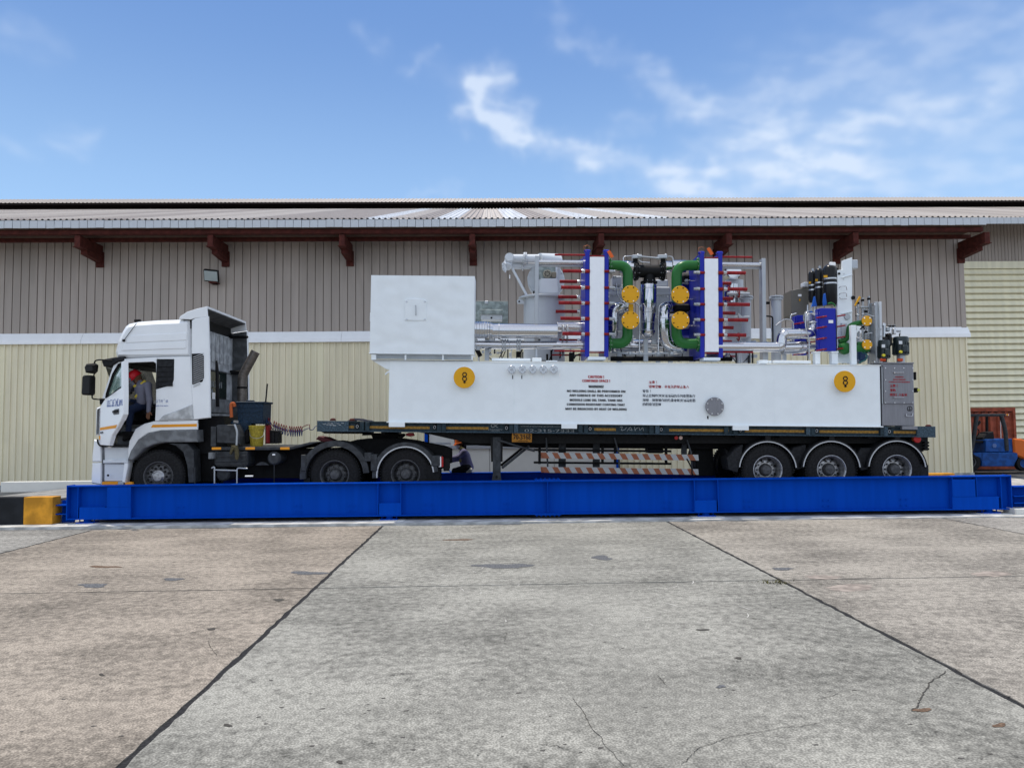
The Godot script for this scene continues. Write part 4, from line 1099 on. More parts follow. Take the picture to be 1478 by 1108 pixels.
func loads_behind_cab():
	var tf := truck.transform
	W(290, 570, 7.9118)
	fr = tf
	var o := hit(635, 585, .3)
	thing("yellow_bucket", "dented yellow bucket standing on the truck's deck", "bucket", tf * Transform3D(Basis(), o))
	fr = Transform3D(Basis(), tf * o)
	var h := hit(635, 348, 0).y
	lat(Transform3D(Basis(Vector3.RIGHT, -PI / 2), Vector3()), [Vector2(0, 0), Vector2(.118, 0), Vector2(.124, .02), Vector2(.146, h * .8), Vector2(.156, h * .82), Vector2(.152, h * .9), Vector2(.160, h * .98), Vector2(.155, h), Vector2(.146, h - .01), Vector2(.115, .04), Vector2(0, .03)], 28); put("pail", M.bucket)
	pipe([[548, 380, 0], [560, 480, -.16], [640, 500, -.2], [715, 470, -.16], [722, 380, 0]], .004, .2, 6); put("bail", M.galv)
	fr = tf
	o = hit(552, 330, .6)
	thing("blue_bin", "lidded dark blue bin behind the truck's cab", "bin", tf * Transform3D(Basis(), o))
	fr = Transform3D(Basis(), tf * o)
	poly([405, 92, 708, 92, 700, 330, 420, 330], -.2, .55, .02); put("bin_body", M.drum)
	poly([388, 74, 720, 74, 716, 96, 394, 96], -.22, .60, .015); put("lid", M.drum)
	poly([515, 58, 590, 58, 598, 76, 508, 76], -.02, .1, .01); put("lid_grip", M.drum)
	for y in [140, 190]:
		B(412, y, 704, y + 8, -.208, .02, .003); put("rib", M.drum)
	fr = tf
	o = hit(752, 560, .35)
	thing("red_extinguisher", "dark red cylinder wedged beside the yellow bucket", "extinguisher", tf * Transform3D(Basis(), o))
	fr = Transform3D(Basis(), tf * o)
	poly([726, 345, 774, 340, 776, 555, 726, 558], 0, .2, .03); put("shell", M.hosered)
	poly([738, 322, 764, 322, 766, 345, 736, 345], -.02, .1, .01); put("neck", M.black)
	fr = tf
	o = hit(830, 560, .4)
	thing("dark_crate", "small dark slatted crate at the end of the things on the deck", "crate", tf * Transform3D(Basis(), o))
	fr = Transform3D(Basis(), tf * o)
	for q in [[778, 795], [800, 838], [844, 880]]:
		poly([q[0], 405, q[1], 412, q[1], 552, q[0], 556], 0, .03, .004); put("slat", M.black)
	poly([778, 400, 880, 410, 880, 425, 778, 415], -.01, .3, .004); put("rail", M.black)
	poly([778, 420, 880, 430, 880, 552, 778, 556], .04, .26, .004); put("crate_body", M.black)
	fr = tf
	o = hit(430, 340, .35)
	thing("blue_tarpaulin", "crumpled dark blue cloth heaped between tool box and bin", "tarpaulin", tf * Transform3D(Basis(), o))
	fr = Transform3D(Basis(), tf * o)
	poly([320, 320, 350, 285, 420, 292, 470, 270, 520, 300, 555, 300, 560, 360, 540, 480, 500, 560, 440, 540, 420, 420], 0, .4, .05); put("folds", M.drum)
	poly([500, 400, 540, 380, 560, 440, 556, 540, 500, 560, 470, 500], -.05, .2, .03); put("folds", M.black)
	fr = tf
	o = hit(350, 250, .25)
	thing("orange_strap", "orange webbing strap hanging in front of the blue bin", "strap", tf * Transform3D(Basis(), o))
	fr = Transform3D(Basis(), tf * o)
	pipe([[346, 255, 0], [340, 130, 0], [346, 98, 0], [372, 92, 0], [382, 130, .02]], .032, .1, 10); put("webbing", mat(.42, .10, .03, .7))
	fr = tf
	o = hit(385, 690, -.06)
	thing("work_gloves", "olive work gloves hung over the edge of the truck's deck", "gloves", tf * Transform3D(Basis(), o))
	fr = Transform3D(Basis(), tf * o)
	poly([345, 575, 410, 572, 415, 600, 380, 618, 360, 640, 340, 680, 318, 668, 330, 620], -.03, .05, .014); put("glove", M.cloth)
	poly([375, 590, 412, 580, 425, 640, 428, 700, 412, 745, 384, 735, 380, 680], -.05, .05, .014); put("glove", M.cloth)
	fr = tf
	o = hit(720, 250, .7)
	thing("black_pole", "thin black pole leaning against the blue bin", "pole", tf * Transform3D(Basis(), o))
	fr = Transform3D(Basis(), tf * o)
	rod([[756, -128, .0], [714, 330, .0]], .016); put("shaft", M.black)
	# coiled air lines
	fr = tf
	W(360, 560, 4.347)
	for q in [["red_air_hose", "red coiled air hose sagging between truck and flatbed", -4, M.hosered, .80], ["blue_air_hose", "dark blue coiled air hose hanging just below the red one", 20, M.hoseblue, .65]]:
		o = hit(240, 250, q[4])
		thing(q[0], q[1], "air hose", tf * Transform3D(Basis(), o))
		fr = Transform3D(Basis(), tf * o)
		var c := fillet(hits([[30, 170 + q[2] * .3, .1], [95, 192 + q[2], 0], [190, 250 + q[2], 0], [290, 268 + q[2], 0], [375, 250 + q[2], 0]]), 2.0, 40)
		var p := PackedVector3Array()
		var turns := 19.0
		for i in 360:
			var u := i / 359.0 * (c.size() - 1)
			var k := mini(int(u), c.size() - 2)
			var a := c[k].lerp(c[k + 1], u - k)
			var th := i / 359.0 * turns * TAU
			p.append(a + Vector3(sin(th) * .02, cos(th) * .062, sin(th) * .062))
		p.append_array(fillet(hits([[378, 262, 0], [400, 262, .1], [410, 240, .2], [432, 238, .3]]), .1))
		tube(p, .008, 6); put("coil", q[3])
		fr = tf

# ------------------------------------------------------------------ flatbed trailer
var trailer_frame: Transform3D
var trailer: Node3D
func flatbed():
	rng.seed = 31
	fr = Transform3D(); W(0, 0, 1)
	var o := hit(562, 609, 15.2)
	trailer_frame = Transform3D(Basis(Vector3(0, 0, 1), deg_to_rad(-1.17)), o)
	trailer = thing("flatbed_trailer", "blue grey flatbed trailer with three axles carrying the white tank", "trailer", trailer_frame)
	var t := trailer
	var wd := 2.46
	var x0 := hit(458, 615, 0).x
	var x1 := hit(1350, 622, 0).x
	var top := hit(700, 609.6, 0).y
	var bot := hit(700, 624.6, 0).y
	var mid := (top + bot) / 2
	# side rails as channels, near and far
	for z in [0.0, -wd + .09]:
		bx(Vector3((x0 + x1) / 2, top - .008, z - .05), Vector3(x1 - x0, .018, .10), .003); put("rail_flange", M.bed)
		bx(Vector3((x0 + x1) / 2, bot + .009, z - .05), Vector3(x1 - x0, .018, .10), .003); put("rail_flange", M.bedlight)
		bx(Vector3((x0 + x1) / 2, mid, z - .075), Vector3(x1 - x0, top - bot - .036, .05)); put("side_rail", M.bed)
	bx(Vector3((x0 + x1) / 2, top - .05, -wd / 2), Vector3(x1 - x0 - .1, .05, wd - .2)); put("deck_plank", mat(.11, .09, .07, .9, 0, "dirt", 2))
	for k in 14:
		bx(Vector3(x0 + .4 + k * .88, bot + .02, -wd / 2), Vector3(.08, .12, wd - .2)); put("cross_member", M.chassis)
	# front end box, painted lighter and flaking
	slab(PackedVector2Array([Vector2(x0 - .01, top + .004), Vector2(hit(503, 610, 0).x, top + .004), Vector2(hit(503, 610, 0).x, bot - .004), Vector2(x0 - .01, bot - .004)]), .004, -.03, .006); put("headboard_end", M.bedlight)
	W(400, 590, 9.231)
	for k in 16:
		var a := rng.randf_range(585, 860)
		var y := rng.randf_range(178, 215)
		B(a, y, a + rng.randf_range(10, 50), y + rng.randf_range(4, 14), -.007, .004, 0)
	put("paint_flake", M.chalk)
	for q in [[742, 145, 34], [998, 148, 30]]:
		lat(Transform3D(Basis(Vector3.RIGHT, -PI / 2), hit(q[0], q[1] + 12, .1)), [Vector2(.06, 0), Vector2(.055, .03), Vector2(.03, .05), Vector2(0, .052)], 14); put("twist_lock", M.rust)
	W(0, 0, 1)
	# stake pockets, lash rings and reflector strips along the rail
	for x in [522, 530, 634, 640.5, 738, 745, 838, 846, 940.5, 949, 1048.5, 1062, 1167, 1174, 1274, 1279]:
		var p := hit(x, 617, 0)
		bx(Vector3(p.x, mid, -.012), Vector3(.085, top - bot - .03, .045), .006); put("stake_pocket", M.bedlight if int(x) % 2 == 1 else M.bed)
	for x in [515, 627, 731, 852, 955, 1070, 1180, 1285]:
		var p := hit(x, 617, 0)
		bx(Vector3(p.x, mid + .01, -.045), Vector3(.07, .10, .02), .004); put("ring_plate", M.black)
		var ring := PackedVector3Array()
		for k in 11: ring.append(Vector3(p.x + sin(TAU * k / 10) * .022, mid + cos(TAU * k / 10) * .03, -.03))
		tube(ring, .006, 6, false); put("lash_ring", M.galv)
	for q in [[499, 511], [531, 620], [643, 705], [858, 889], [966, 1052], [1075, 1161], [1183, 1268], [1290, 1326]]:
		var a := hit(q[0], 617, .05).x
		var b := hit(q[1], 617, .05).x
		bx(Vector3((a + b) / 2, mid - .012, -.047), Vector3(b - a, .052, .008), .001); put("reflector_strip", M.reflector)
	# writing on the rail
	W(690, 510, 4.4788)
	var inf := PackedVector3Array()
	for k in 33:
		var a := TAU * k / 32
		var w := 1.0 / (1 + sin(a) * sin(a))
		var c := hit(112, 467, .045)
		inf.append(c + Vector3(cos(a) * w * .085, cos(a) * sin(a) * w * .085, 0))
	inf = inf.slice(3, 30)
	tube(inf, .007, 6); put("emblem", M.chalk)
	words("ETERNITY", 66, 488, 158, 497, .047, M.chalk, t, false)
	words("GRAND LOGISTICS", 82, 500, 140, 505, .047, M.chalk, t, false)
	words("www.eternity-grand.com", 275, 466, 536, 478, .047, M.chalk, t, false)
	words("02-315-7333", 302, 489, 622, 510, .047, M.chalk, t, false)
	for l in [[918, 478, 935, 470, 925, 500, 950, 492, 960, 478], [965, 500, 985, 474, 1000, 500, 975, 490], [1012, 474, 1016, 502, 1020, 488, 1036, 478], [1042, 478, 1046, 500, 1066, 476, 1070, 500]]:
		var h := []
		for i in range(0, l.size(), 2): h.append([l[i], l[i + 1], .045])
		pipe(h, .006, .03, 5)
	put("chalk_scrawl", M.chalk)
	W(0, 0, 1)
	# goose neck and main beams
	for z in [.72, 1.62]:
		slab(pp([470, 621, 597, 622.5, 650, 631, 674, 642, 760, 646, 1340, 650, 1340, 626, 470, 612], z), -z, -z - .12, .005); put("main_beam", M.chassis)
	poly([462, 622, 515, 622.6, 515, 626, 468, 625.5], .3, 1.9); put("coupler_plate", M.black)
	poly([600, 622, 1330, 629, 1330, 640, 680, 640], .3, .02); put("skirt_plate", M.black)
	# landing legs with braces
	for z in [.12, 2.1]:
		W(690, 510, 4.4788)
		poly([95, 540, 146, 540, 146, 770, 95, 770], z, .12, .008); put("landing_leg", M.guard)
		poly([102, 740, 140, 740, 150, 822, 88, 822], z + .01, .10, .008); put("leg_foot", M.guard)
		poly([80, 545, 96, 545, 96, 700, 84, 700], z + .02, .08, .004); put("leg_rack", M.black)
		poly([146, 545, 160, 545, 158, 700, 146, 700], z + .02, .08, .004); put("leg_rack", M.black)
	rod([[130, 560, .10], [275, 605, .10], [365, 630, .2]], .022); put("leg_brace", M.guard)
	rod([[150, 722, .3], [300, 600, .8]], .026); put("leg_brace", M.black)
	rod([[155, 740, .14], [330, 598, .3]], .026); put("leg_brace", M.guard)
	disc(120, 798, 9, .015, .02, 12); put("leg_pin", M.black)
	# licence plate
	B(219, 515, 348, 574, .03, .008, .003); put("licence_plate", mat(.36, .15, .015, .5, 0, "dirt", 5))
	words("70-3168", 228, 524, 340, 556, .027, M.black, t)
	for x in [232, 330]: bolt_at([x, 520], .028, .012, M.black, t)
	B(255, 564, 322, 568, .028, .004, 0); put("plate_line", M.black)
	# side guards: two black bars and two red and white boards
	for y in [628, 709]:
		B(360, y - 11, 1252, y + 11, .55, .06, .006); put("guard_bar", M.black)
	var bars := [[405, 640, 678], [405, 733, 770]]
	for q in bars:
		var xa: float = q[0]
		var n := 28
		for k in n:
			var u0: float = xa + k * 36.4
			var u1: float = u0 + 36.4
			var sl: float = 22.0
			var ya: float = q[1] + (u0 - 405) * .014
			var yb: float = q[2] + (u0 - 405) * .014
			poly([maxf(u0, 405), ya, minf(u1, 1425), ya + .5, minf(u1 + sl, 1428), yb + .5, minf(u0 + sl, 1427), yb], .10, .02, 0)
			put("board_stripe", M.redwhite_red if k % 2 == 0 else M.redwhite_white)
		poly([405, q[1] + .5, 1424, q[1] + 14, 1427, q[2] + 13, 408, q[2] - .5], .118, .03, .002); put("guard_board", M.redwhite_red)
	for q in [[440, 545, 452, 735], [882, 545, 915, 730], [1352, 560, 1384, 740]]:
		rod([[q[0], q[1], .25], [q[2] - 6, 640, .16], [q[2], q[3] + 30, .16]], .018); put("guard_hanger", M.guard)
	for q in [[522, 568], [744, 788], [1318, 1352]]:
		B(q[0], 545, q[1], 736 if q[0] < 1300 else 660, .6, .08, .006); put("guard_post", M.guard)
	for x in [398, 806, 888, 1218]:
		B(x - 8, 600, x + 8, 715, .62, .06, .004); put("guard_post", M.black)
	rod([[1350, 680, .1], [1385, 745, .1], [1384, 775, .1], [1396, 790, .1]], .014); put("loose_chain", M.black)
	disc(1283, 545, 12, .1, .05, 14); put("side_lamp", M.redlens)
	disc(1312, 545, 12, .1, .05, 14); put("side_lamp", mat(.5, .35, .3, .3))
	B(1100, 610, 1200, 645, .9, .4, .02); put("air_tank", M.black)
	B(470, 530, 520, 560, .5, .2, .01); put("valve_box", M.black)
	# axles, wheels, mudguards, springs
	W(1000, 510, 4.1056)
	var cs := [[447, 692, 0], [826, 690, 0], [1215, 688, 1]]
	for q in cs:
		var p := hit(q[0], q[1], .03)
		wheel("trailer_wheel", 2, .512, p, t)
		wheel("trailer_wheel", 2, .512, p + Vector3(0, 0, -2.36), t, true)
		cyl(p + Vector3(0, 0, -.3), p + Vector3(0, 0, -2.1), .07, 12); put("axle", M.chassis)
		arc(q[0], q[1], 170, 180, 176, 4, .01, .62, 22); put("mudguard", M.trim)
		arc(q[0], q[1], 166, 172, 174, 6, -.004, .02, 22); put("guard_lip", M.edge)
		B(q[0] - 16, q[1] - 205, q[0] + 16, q[1] - 178, .02, .4, .004); put("guard_stay", M.black)
		slab(pp([q[0] - 250, q[1] - 130, q[0] - 175, q[1] - 60, q[0] - 160, q[1] + 0, q[0] - 240, q[1] - 20], .2), -.25, -.7, .01); put("spring_hanger", M.chassis)
	slab(pp([205, 620, 260, 560, 300, 540, 290, 620, 268, 706, 215, 690]), -.02, -.5, .01); put("mud_flap", M.trim)
	slab(pp([565, 640, 610, 560, 690, 540, 670, 680, 640, 690, 600, 684]), -.14, -.6, .01); put("mud_flap", M.trim)
	slab(pp([960, 640, 1020, 560, 1090, 560, 1060, 690, 1020, 696]), -.14, -.6, .01); put("mud_flap", M.trim)
	slab(pp([60, 650, 85, 570, 175, 565, 200, 570, 208, 745, 95, 745, 90, 655]), -1.0, -1.5, .02); put("spare_carrier", M.black)
	B(1350, 660, 1400, 740, .05, .5, .006); put("mud_flap", M.trim)
	slab(pp([1310, 497, 1400, 510, 1404, 580, 1390, 585, 1340, 560, 1320, 530]), -.2, -2.2, .01); put("tail_beam", M.black)
	disc(1335, 508, 22, .03, .08, 16, .01); put("tail_lamp", M.redlens)
	B(1310, 496, 1330, 520, .05, .08, .01); put("tail_lamp", mat(.35, .08, .02, .3))
	for y in [522, 540, 560]:
		B(1376, y, 1404, y + 12, .12, .3, .004); put("lamp_bracket", M.black)
	slab(PackedVector2Array([Vector2(hit(1330, 460, 0).x, top + .006), Vector2(x1 + .012, top + .006), Vector2(x1 + .012, bot - .006), Vector2(hit(1330, 460, 0).x, bot - .006)]), .006, -.06, .008); put("tail_end", M.bedlight)
	lat(Transform3D(Basis(Vector3.RIGHT, -PI / 2), hit(1398, 438, .08)), [Vector2(.06, 0), Vector2(.055, .035), Vector2(.03, .055), Vector2(0, .058)], 14); put("twist_lock", M.rust)
	# dark cover cloth heaped at the front edge of the load
	W(400, 590, 9.231)
	var c := thing("folded_cover", "dark folded cover lying on the trailer's deck before the tank", "cover", trailer_frame * Transform3D(Basis(), hit(1280, 165, .2)))
	fr = trailer_frame * Transform3D(Basis(), hit(1280, 165, .2))
	poly([1140, 168, 1180, 150, 1230, 132, 1290, 136, 1340, 150, 1400, 156, 1440, 172, 1445, 185, 1140, 185], 0, .6, .03); put("folds", mat(.02, .022, .035, .9))
	slab(pp([1200, 160, 1250, 140, 1300, 150, 1330, 170]), .03, -.3, .02); put("folds", mat(.03, .032, .05, .9))

# ------------------------------------------------------------------ process module on the flatbed
var skid: Node3D
func wavy_panel(x0: float, y0: float, x1: float, y1: float, d: float, amp: float, nx := 46, ny := 36):    # a welded sheet that is not quite flat
	var a := hit(x0, y0, d)
	var b := hit(x1, y1, d)
	var n := noise(1.7, 2, 77)
	gid += 1
	S.set_smooth_group(gid)
	var f := func(i: int, j: int) -> Vector3:
		var p := Vector3(lerpf(a.x, b.x, float(i) / nx), lerpf(a.y, b.y, float(j) / ny), -d)
		var e := minf(minf(i, nx - i), minf(j, ny - j)) / 4.0
		p.z += n.get_noise_2d(p.x * .8, p.y * 1.25) * amp * clampf(e, 0, 1)
		return p
	for i in nx:
		for j in ny: q4(f.call(i, j), f.call(i + 1, j), f.call(i + 1, j + 1), f.call(i, j + 1), Vector3(0, 0, 1))
	S.set_smooth_group(-1)
func cap_symbol(h: Node, cx: float, cy: float, d: float):
	var c := hit(cx, cy, d)
	for q in [[.062, .038], [-.022, .040]]:
		var ring := PackedVector3Array()
		for k in 17: ring.append(c + Vector3(sin(TAU * k / 16) * q[1], q[0] + cos(TAU * k / 16) * q[1], .004))
		tube(ring, .010, 6, false)
	bx(c + Vector3(0, -.085, .004), Vector3(.02, .05, .01)); bx(c + Vector3(0, -.092, .004), Vector3(.05, .018, .01))
	put("lifting_mark", M.ink, h)
func heat_exchanger(xl: float, xr: float, yt: float, yb: float, mirror: float):     # plates squeezed between two blue frames, tie bolts towards the open side
	var s := holder("plate_heat_exchanger", skid)
	var d := .25
	var dep := 1.0
	var a := hit(xl, yt, d)
	var b := hit(xr, yb, d)
	var w := .088
	var hgt := a.y - b.y
	var my := (a.y + b.y) / 2
	for x in [a.x + w / 2, b.x - w / 2]:
		bx(Vector3(x, my, -d - dep / 2), Vector3(w, hgt, dep), .008); put("frame_plate", M.phe, s)
		for z in [.06, dep - .06]:
			bx(Vector3(x, a.y + .015, -d - z), Vector3(w * 1.5, .06, .10), .02); put("frame_lug", M.phe, s)
	bx(Vector3((a.x + b.x) / 2, my + .01, -d - dep / 2), Vector3(b.x - a.x - w * 2, hgt - .34, dep - .06)); put("plate_pack", M.galv, s)
	wavy_sheet(s, a.x + w + .002, a.y - .115, b.x - w - .002, b.y + .115, d - .012)
	for y in [a.y - .09, b.y + .09]:
		bx(Vector3((a.x + b.x) / 2, y, -d - .03), Vector3(b.x - a.x - w * 2 + .03, .022, .05), .004); put("cover_edge", M.red, s)
	# tie bolts: five pairs with lock nuts, long red threads on the open side
	var ys := [.19, .346, .493, .641, .785]
	for row in 2:
		for k in 5:
			var y: float = a.y - hgt * ys[k] - (.02 if row == 1 else 0.0)
			var z := -d + .012 - row * (dep + .02)
			var open_x := a.x if mirror < 0 else b.x
			var far_x := b.x if mirror < 0 else a.x
			var len_ := [.42, .45, .50, .46, .42][k] as float
			cyl(Vector3(open_x - mirror * (w + .004), y, z), Vector3(open_x + mirror * (len_ + .04), y, z), .036, 12); put("tie_bolt", M.red, s)
			cyl(Vector3(far_x - mirror * .09, y, z), Vector3(far_x + mirror * (w + .004), y, z), .026, 12); put("tie_bolt", M.red, s)
			lat(Transform3D(basis_to(Vector3(mirror, 0, 0)), Vector3(open_x + mirror * .01, y, z)), [Vector2(0, 0), Vector2(.045, 0), Vector2(.045, .045), Vector2(.036, .075), Vector2(.034, .085), Vector2(0, .085)], 6 + 8 * (k % 2)); put("lock_nut", M.steel, s)
			lat(Transform3D(basis_to(Vector3(-mirror, 0, 0)), Vector3(far_x - mirror * .01, y, z)), [Vector2(0, 0), Vector2(.036, 0), Vector2(.036, .07), Vector2(.03, .075), Vector2(.03, .12), Vector2(0, .12)], 6); put("bolt_head", M.galv, s)
	# carrying bars reach the support column
	var ox := a.x if mirror < 0 else b.x
	var colx := ox + mirror * .93
	cyl(Vector3(ox, a.y - .13, -d - dep * .5), Vector3(colx, a.y - .13, -d - dep * .5), .055, 14); put("carrying_bar", M.steel, s)
	cyl(Vector3(ox, a.y - .20, -d - dep * .5), Vector3(colx, a.y - .20, -d - dep * .5), .02, 10); put("carrying_bar", M.galv, s)
	cyl(Vector3(ox - mirror * .02, a.y - .065, -d - .05), Vector3(ox + mirror * .62, a.y - .065, -d - .05), .02, 10); put("tie_bolt", M.red, s)
	for z in [.06, dep - .06]:
		cyl(Vector3(ox - mirror * .02, b.y + .12, -d - z), Vector3(ox + mirror * .62, b.y + .12, -d - z), .018, 10); put("tie_bolt", M.red, s)
	bx(Vector3(colx + mirror * .04, (a.y + hit(xl, 521, d).y) / 2, -d - dep * .5), Vector3(.08, a.y - hit(xl, 519, d).y + .02, .20), .004); put("support_column", M.galv, s)
	# feet on the tank
	bx(Vector3((a.x + b.x) / 2, b.y - .03, -d - .15), Vector3(b.x - a.x - .12, .06, .35), .006); put("foot_pad", M.white, s)
	# orange tag wired to the top
	tube(fillet([Vector3(a.x + .02, a.y, -d), Vector3(a.x - .06, a.y + .1, -d), Vector3(a.x + .06, a.y + .13, -d), Vector3(a.x + .1, a.y + .08, -d)], .06), .004, 5); put("tag_wire", mat(.45, .15, .06, .4, .5), s)
	bx(Vector3(b.x + .03 if mirror < 0 else a.x + .2, a.y - .06 if mirror < 0 else a.y + .03, -d + .03), Vector3(.07, .16, .006), .001, Basis(Vector3(0, 0, 1), .55)); put("tag", mat(.70, .13, .03, .6), s)
func wavy_sheet(s: Node, x0: float, y0: float, x1: float, y1: float, d: float):
	bx(Vector3((x0 + x1) / 2, (y0 + y1) / 2, -d - .008), Vector3(x1 - x0, y0 - y1, .016), .004); put("cover_sheet", mat(.80, .80, .82, .3, .3, "soft", 2), s)
func green_bend(l: Array, fx: float, fy: float, cap: Array, s_dir: float):
	var h := holder("green_pipe", skid)
	pipe(l, .105, .26, 20); put("bend", M.green, h)
	flange(hit(fx, fy, l[0][2]), Vector3(1, 0, 0), .165, .03, 10, M.green, M.steel, h)
	var c := hit(cap[0], cap[1], .02)
	cyl(c - Vector3(0, 0, .40), c - Vector3(0, 0, .05), .105, 20); put("branch", M.green, h)
	cyl(c - Vector3(0, 0, .055), c - Vector3(0, 0, .025), .178, 30, -1.0, .004); put("counter_flange", M.green, h)
	cyl(c - Vector3(0, 0, .024), c, .178, 36, -1.0, .004); put("blind_flange", M.yellow, h)
	for k in 8:
		var a := TAU * (k + .5) / 8
		cyl(c + Vector3(cos(a), sin(a), 0) * .148, c + Vector3(cos(a) * .148, sin(a) * .148, .012), .013, 6)
		put("bolt", M.plate if k % 3 == 0 else M.chassis, h)
func clad_pipe(l: Array, r: float, bend := .2, seam := .45, called := "insulated_pipe") -> Node3D:      # pipe in sheet metal lagging with raised seams
	var h := holder(called, skid)
	var p := fillet(hits(l), bend, 8)
	tube(p, r, 20); put("lagging", M.clad, h)
	var run := 0.0
	for i in p.size() - 1:
		var sl := p[i].distance_to(p[i + 1])
		run += sl
		var turning := i > 0 and (p[i] - p[i - 1]).normalized().dot((p[i + 1] - p[i]).normalized()) < .9995
		if run > (seam if not turning else .09):
			run = 0
			lat(Transform3D(basis_to(p[i + 1] - p[i]), p[i]), [Vector2(r, -.006), Vector2(r + .004, -.004), Vector2(r + .004, .004), Vector2(r, .006)], 20)
			put("seam", M.galv, h)
	return h
func module():
	rng.seed = 41
	skid = thing("process_module", "white tank module with silver pipework and blue heat exchangers on the flatbed", "machinery", trailer_frame)
	var t := skid
	W(0, 0, 1)
	# ---- tank
	var a := hit(562, 521, .0)
	var b := hit(1272, 614, .0)
	var wd := 2.35
	b.y = hit(562, 608.7, 0).y
	bx(Vector3((a.x + b.x) / 2, (a.y + b.y) / 2, -wd / 2), Vector3(b.x - a.x, a.y - b.y, wd), .006); put("tank", M.white)
	bx(Vector3((a.x + b.x) / 2, b.y - .004, -wd / 2), Vector3(b.x - a.x + .06, .022, wd + .09), .004); put("base_plate", M.white)
	bx(Vector3((a.x + b.x) / 2, a.y + .002, -wd / 2), Vector3(b.x - a.x + .03, .016, wd + .03), .004); put("cover_plate", M.white)
	for q in [[561, 584], [810.5, 833], [1058, 1081]]:
		var p := hit(q[0], 612, -.05)
		var p2 := hit(q[1], 612, -.05)
		bx(Vector3((p.x + p2.x) / 2, b.y - .055, .02), Vector3(p2.x - p.x, .09, .07), .004); put("hold_down_clip", M.white)
	for x in [742, 905, 1118]:
		bx(Vector3(hit(x, 560, 0).x, (a.y + b.y) / 2, .0), Vector3(.012, a.y - b.y - .03, .006), .002); put("weld_seam", M.white)
	# ---- hopper box at the front with its hatch
	W(520, 380, 6.925)
	wavy_panel(108, 118, 1134, 905, -.06, .016); put("hopper_sheet", M.white)
	var ha := hit(108, 118, -.06)
	var hb := hit(1134, 905, -.06)
	bx(Vector3((ha.x + hb.x) / 2, (ha.y + hb.y) / 2, -.20), Vector3(hb.x - ha.x, ha.y - hb.y, .50), .003); put("hopper_body", M.white)
	bx(Vector3((ha.x + hb.x) / 2, hb.y - .004, -.20), Vector3(hb.x - ha.x + .03, .016, .54), .002); put("hopper_floor", M.white)
	B(108, 910, 155, 965, -.05, .06, .004); put("frame_post", M.white)
	for x in [450, 826, 1118]:
		B(x - 8, 912, x + 8, 966, -.04, .04, .003); put("frame_post", M.white)
	B(108, 962, 1126, 970, -.06, .54, .002); put("frame_ledge", M.white)
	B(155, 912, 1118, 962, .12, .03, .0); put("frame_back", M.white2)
	slab(pp([122, 972, 298, 972, 298, 1066, 250, 1052]), -.02, -.08, .004); put("gusset", M.white)
	pipe([[250, 1110, .02], [270, 1090, .02], [300, 1078, .02]], .018, .05, 8); put("drain_pipe", M.white)
	B(96, 490, 110, 580, .1, .2, .006); put("side_lug", M.white)
	var hh := holder("hatch", t)
	slab(pp([450, 372, 470, 360, 550, 357, 640, 366, 662, 380, 662, 570, 650, 577, 450, 572]), .075, .045, .006); put("hatch_plate", M.white, hh)
	pipe([[552, 418, -.06], [554, 424, -.11], [556, 512, -.11], [554, 520, -.06]], .009, .03, 8); put("hatch_handle", M.galv, hh)
	bolt_at([464, 382, 646, 382, 464, 560, 644, 560], -.074, .016, M.steel, hh)
	# ---- yellow trunnion caps
	W(0, 0, 1)
	for q in [[670, 544.6], [1220, 550.3]]:
		var h := holder("lifting_cap", t)
		disc(q[0], q[1], 14.8, -.10, .11, 36, .006); put("trunnion", M.white, h)
		disc(q[0], q[1], 15.5, -.125, .026, 40, .004); put("cap_plate", M.yellow, h)
		cap_symbol(h, q[0] + .5, q[1] + .3, -.125)
	# ---- five small blank flanges with tags below
	W(690, 510, 4.4788)
	var i := 0
	for x in [218, 287, 354, 422, 490]:
		var h := holder("blank_flange", t)
		disc(x, 103, 17, -.06, .07, 20); put("stub", M.white, h)
		disc(x, 103, 26, -.085, .028, 28, .003); put("disc", M.steel, h)
		disc(x, 103, 9, -.095, .012, 16, .002); put("boss", M.galv, h)
		bolts(x, 103, 20.5, -.085, 4, .012, M.galv, h, .78)
		B([224, 283, 349, 424, 529][i] - 2.5, 140 if i < 4 else 126, [224, 283, 349, 424, 529][i] + 2.5, 164 if i < 4 else 150, -.006, .006, 0); put("tag_plate", M.ink if i < 2 else M.plate, h)
		i += 1
	# ---- big brushed flange low on the tank
	W(1000, 510, 4.1056)
	var bf := holder("manhole_flange", t)
	disc(131, 314, 42, -.05, .06, 30); put("stub", M.white, bf)
	disc(131, 314, 55, -.075, .03, 48, .004)
	put("disc", M.stainless, bf)
	bolts(131, 314, 46, -.078, 8, .015, M.steel, bf, .4)
	B(86, 370, 94, 388, -.006, .006, 0); put("tag_plate", M.ink, bf)
	# ---- the warnings on the tank's side
	W(690, 510, 4.4788)
	var lines := [["CAUTION !", 712, 815, 151, M.redink], ["CONFINED SPACE !", 674, 854, 177, M.redink], ["WARNING!", 714, 812, 214, M.ink], ["NO WELDING SHALL BE PERFORMED ON", 575, 953, 244, M.ink], ["ANY SURFACE OF THIS ACCESSORY", 591, 935, 272, M.ink], ["MODULE LUBE OIL TANK. TANK HAS", 593, 934, 302, M.ink], ["CORROSION RESISTANT COATING THAT", 574, 950, 330, M.ink], ["MAY BE BREACHED BY HEAT OF WELDING", 565, 962, 359, M.ink]]
	for l in lines:
		words(l[0], l[1], l[3] - 9, l[2] - 1.2, l[3] + 9, -.006, l[4])
		words(l[0], l[1] + 1.2, l[3] - 9, l[2], l[3] + 9, -.0075, l[4])
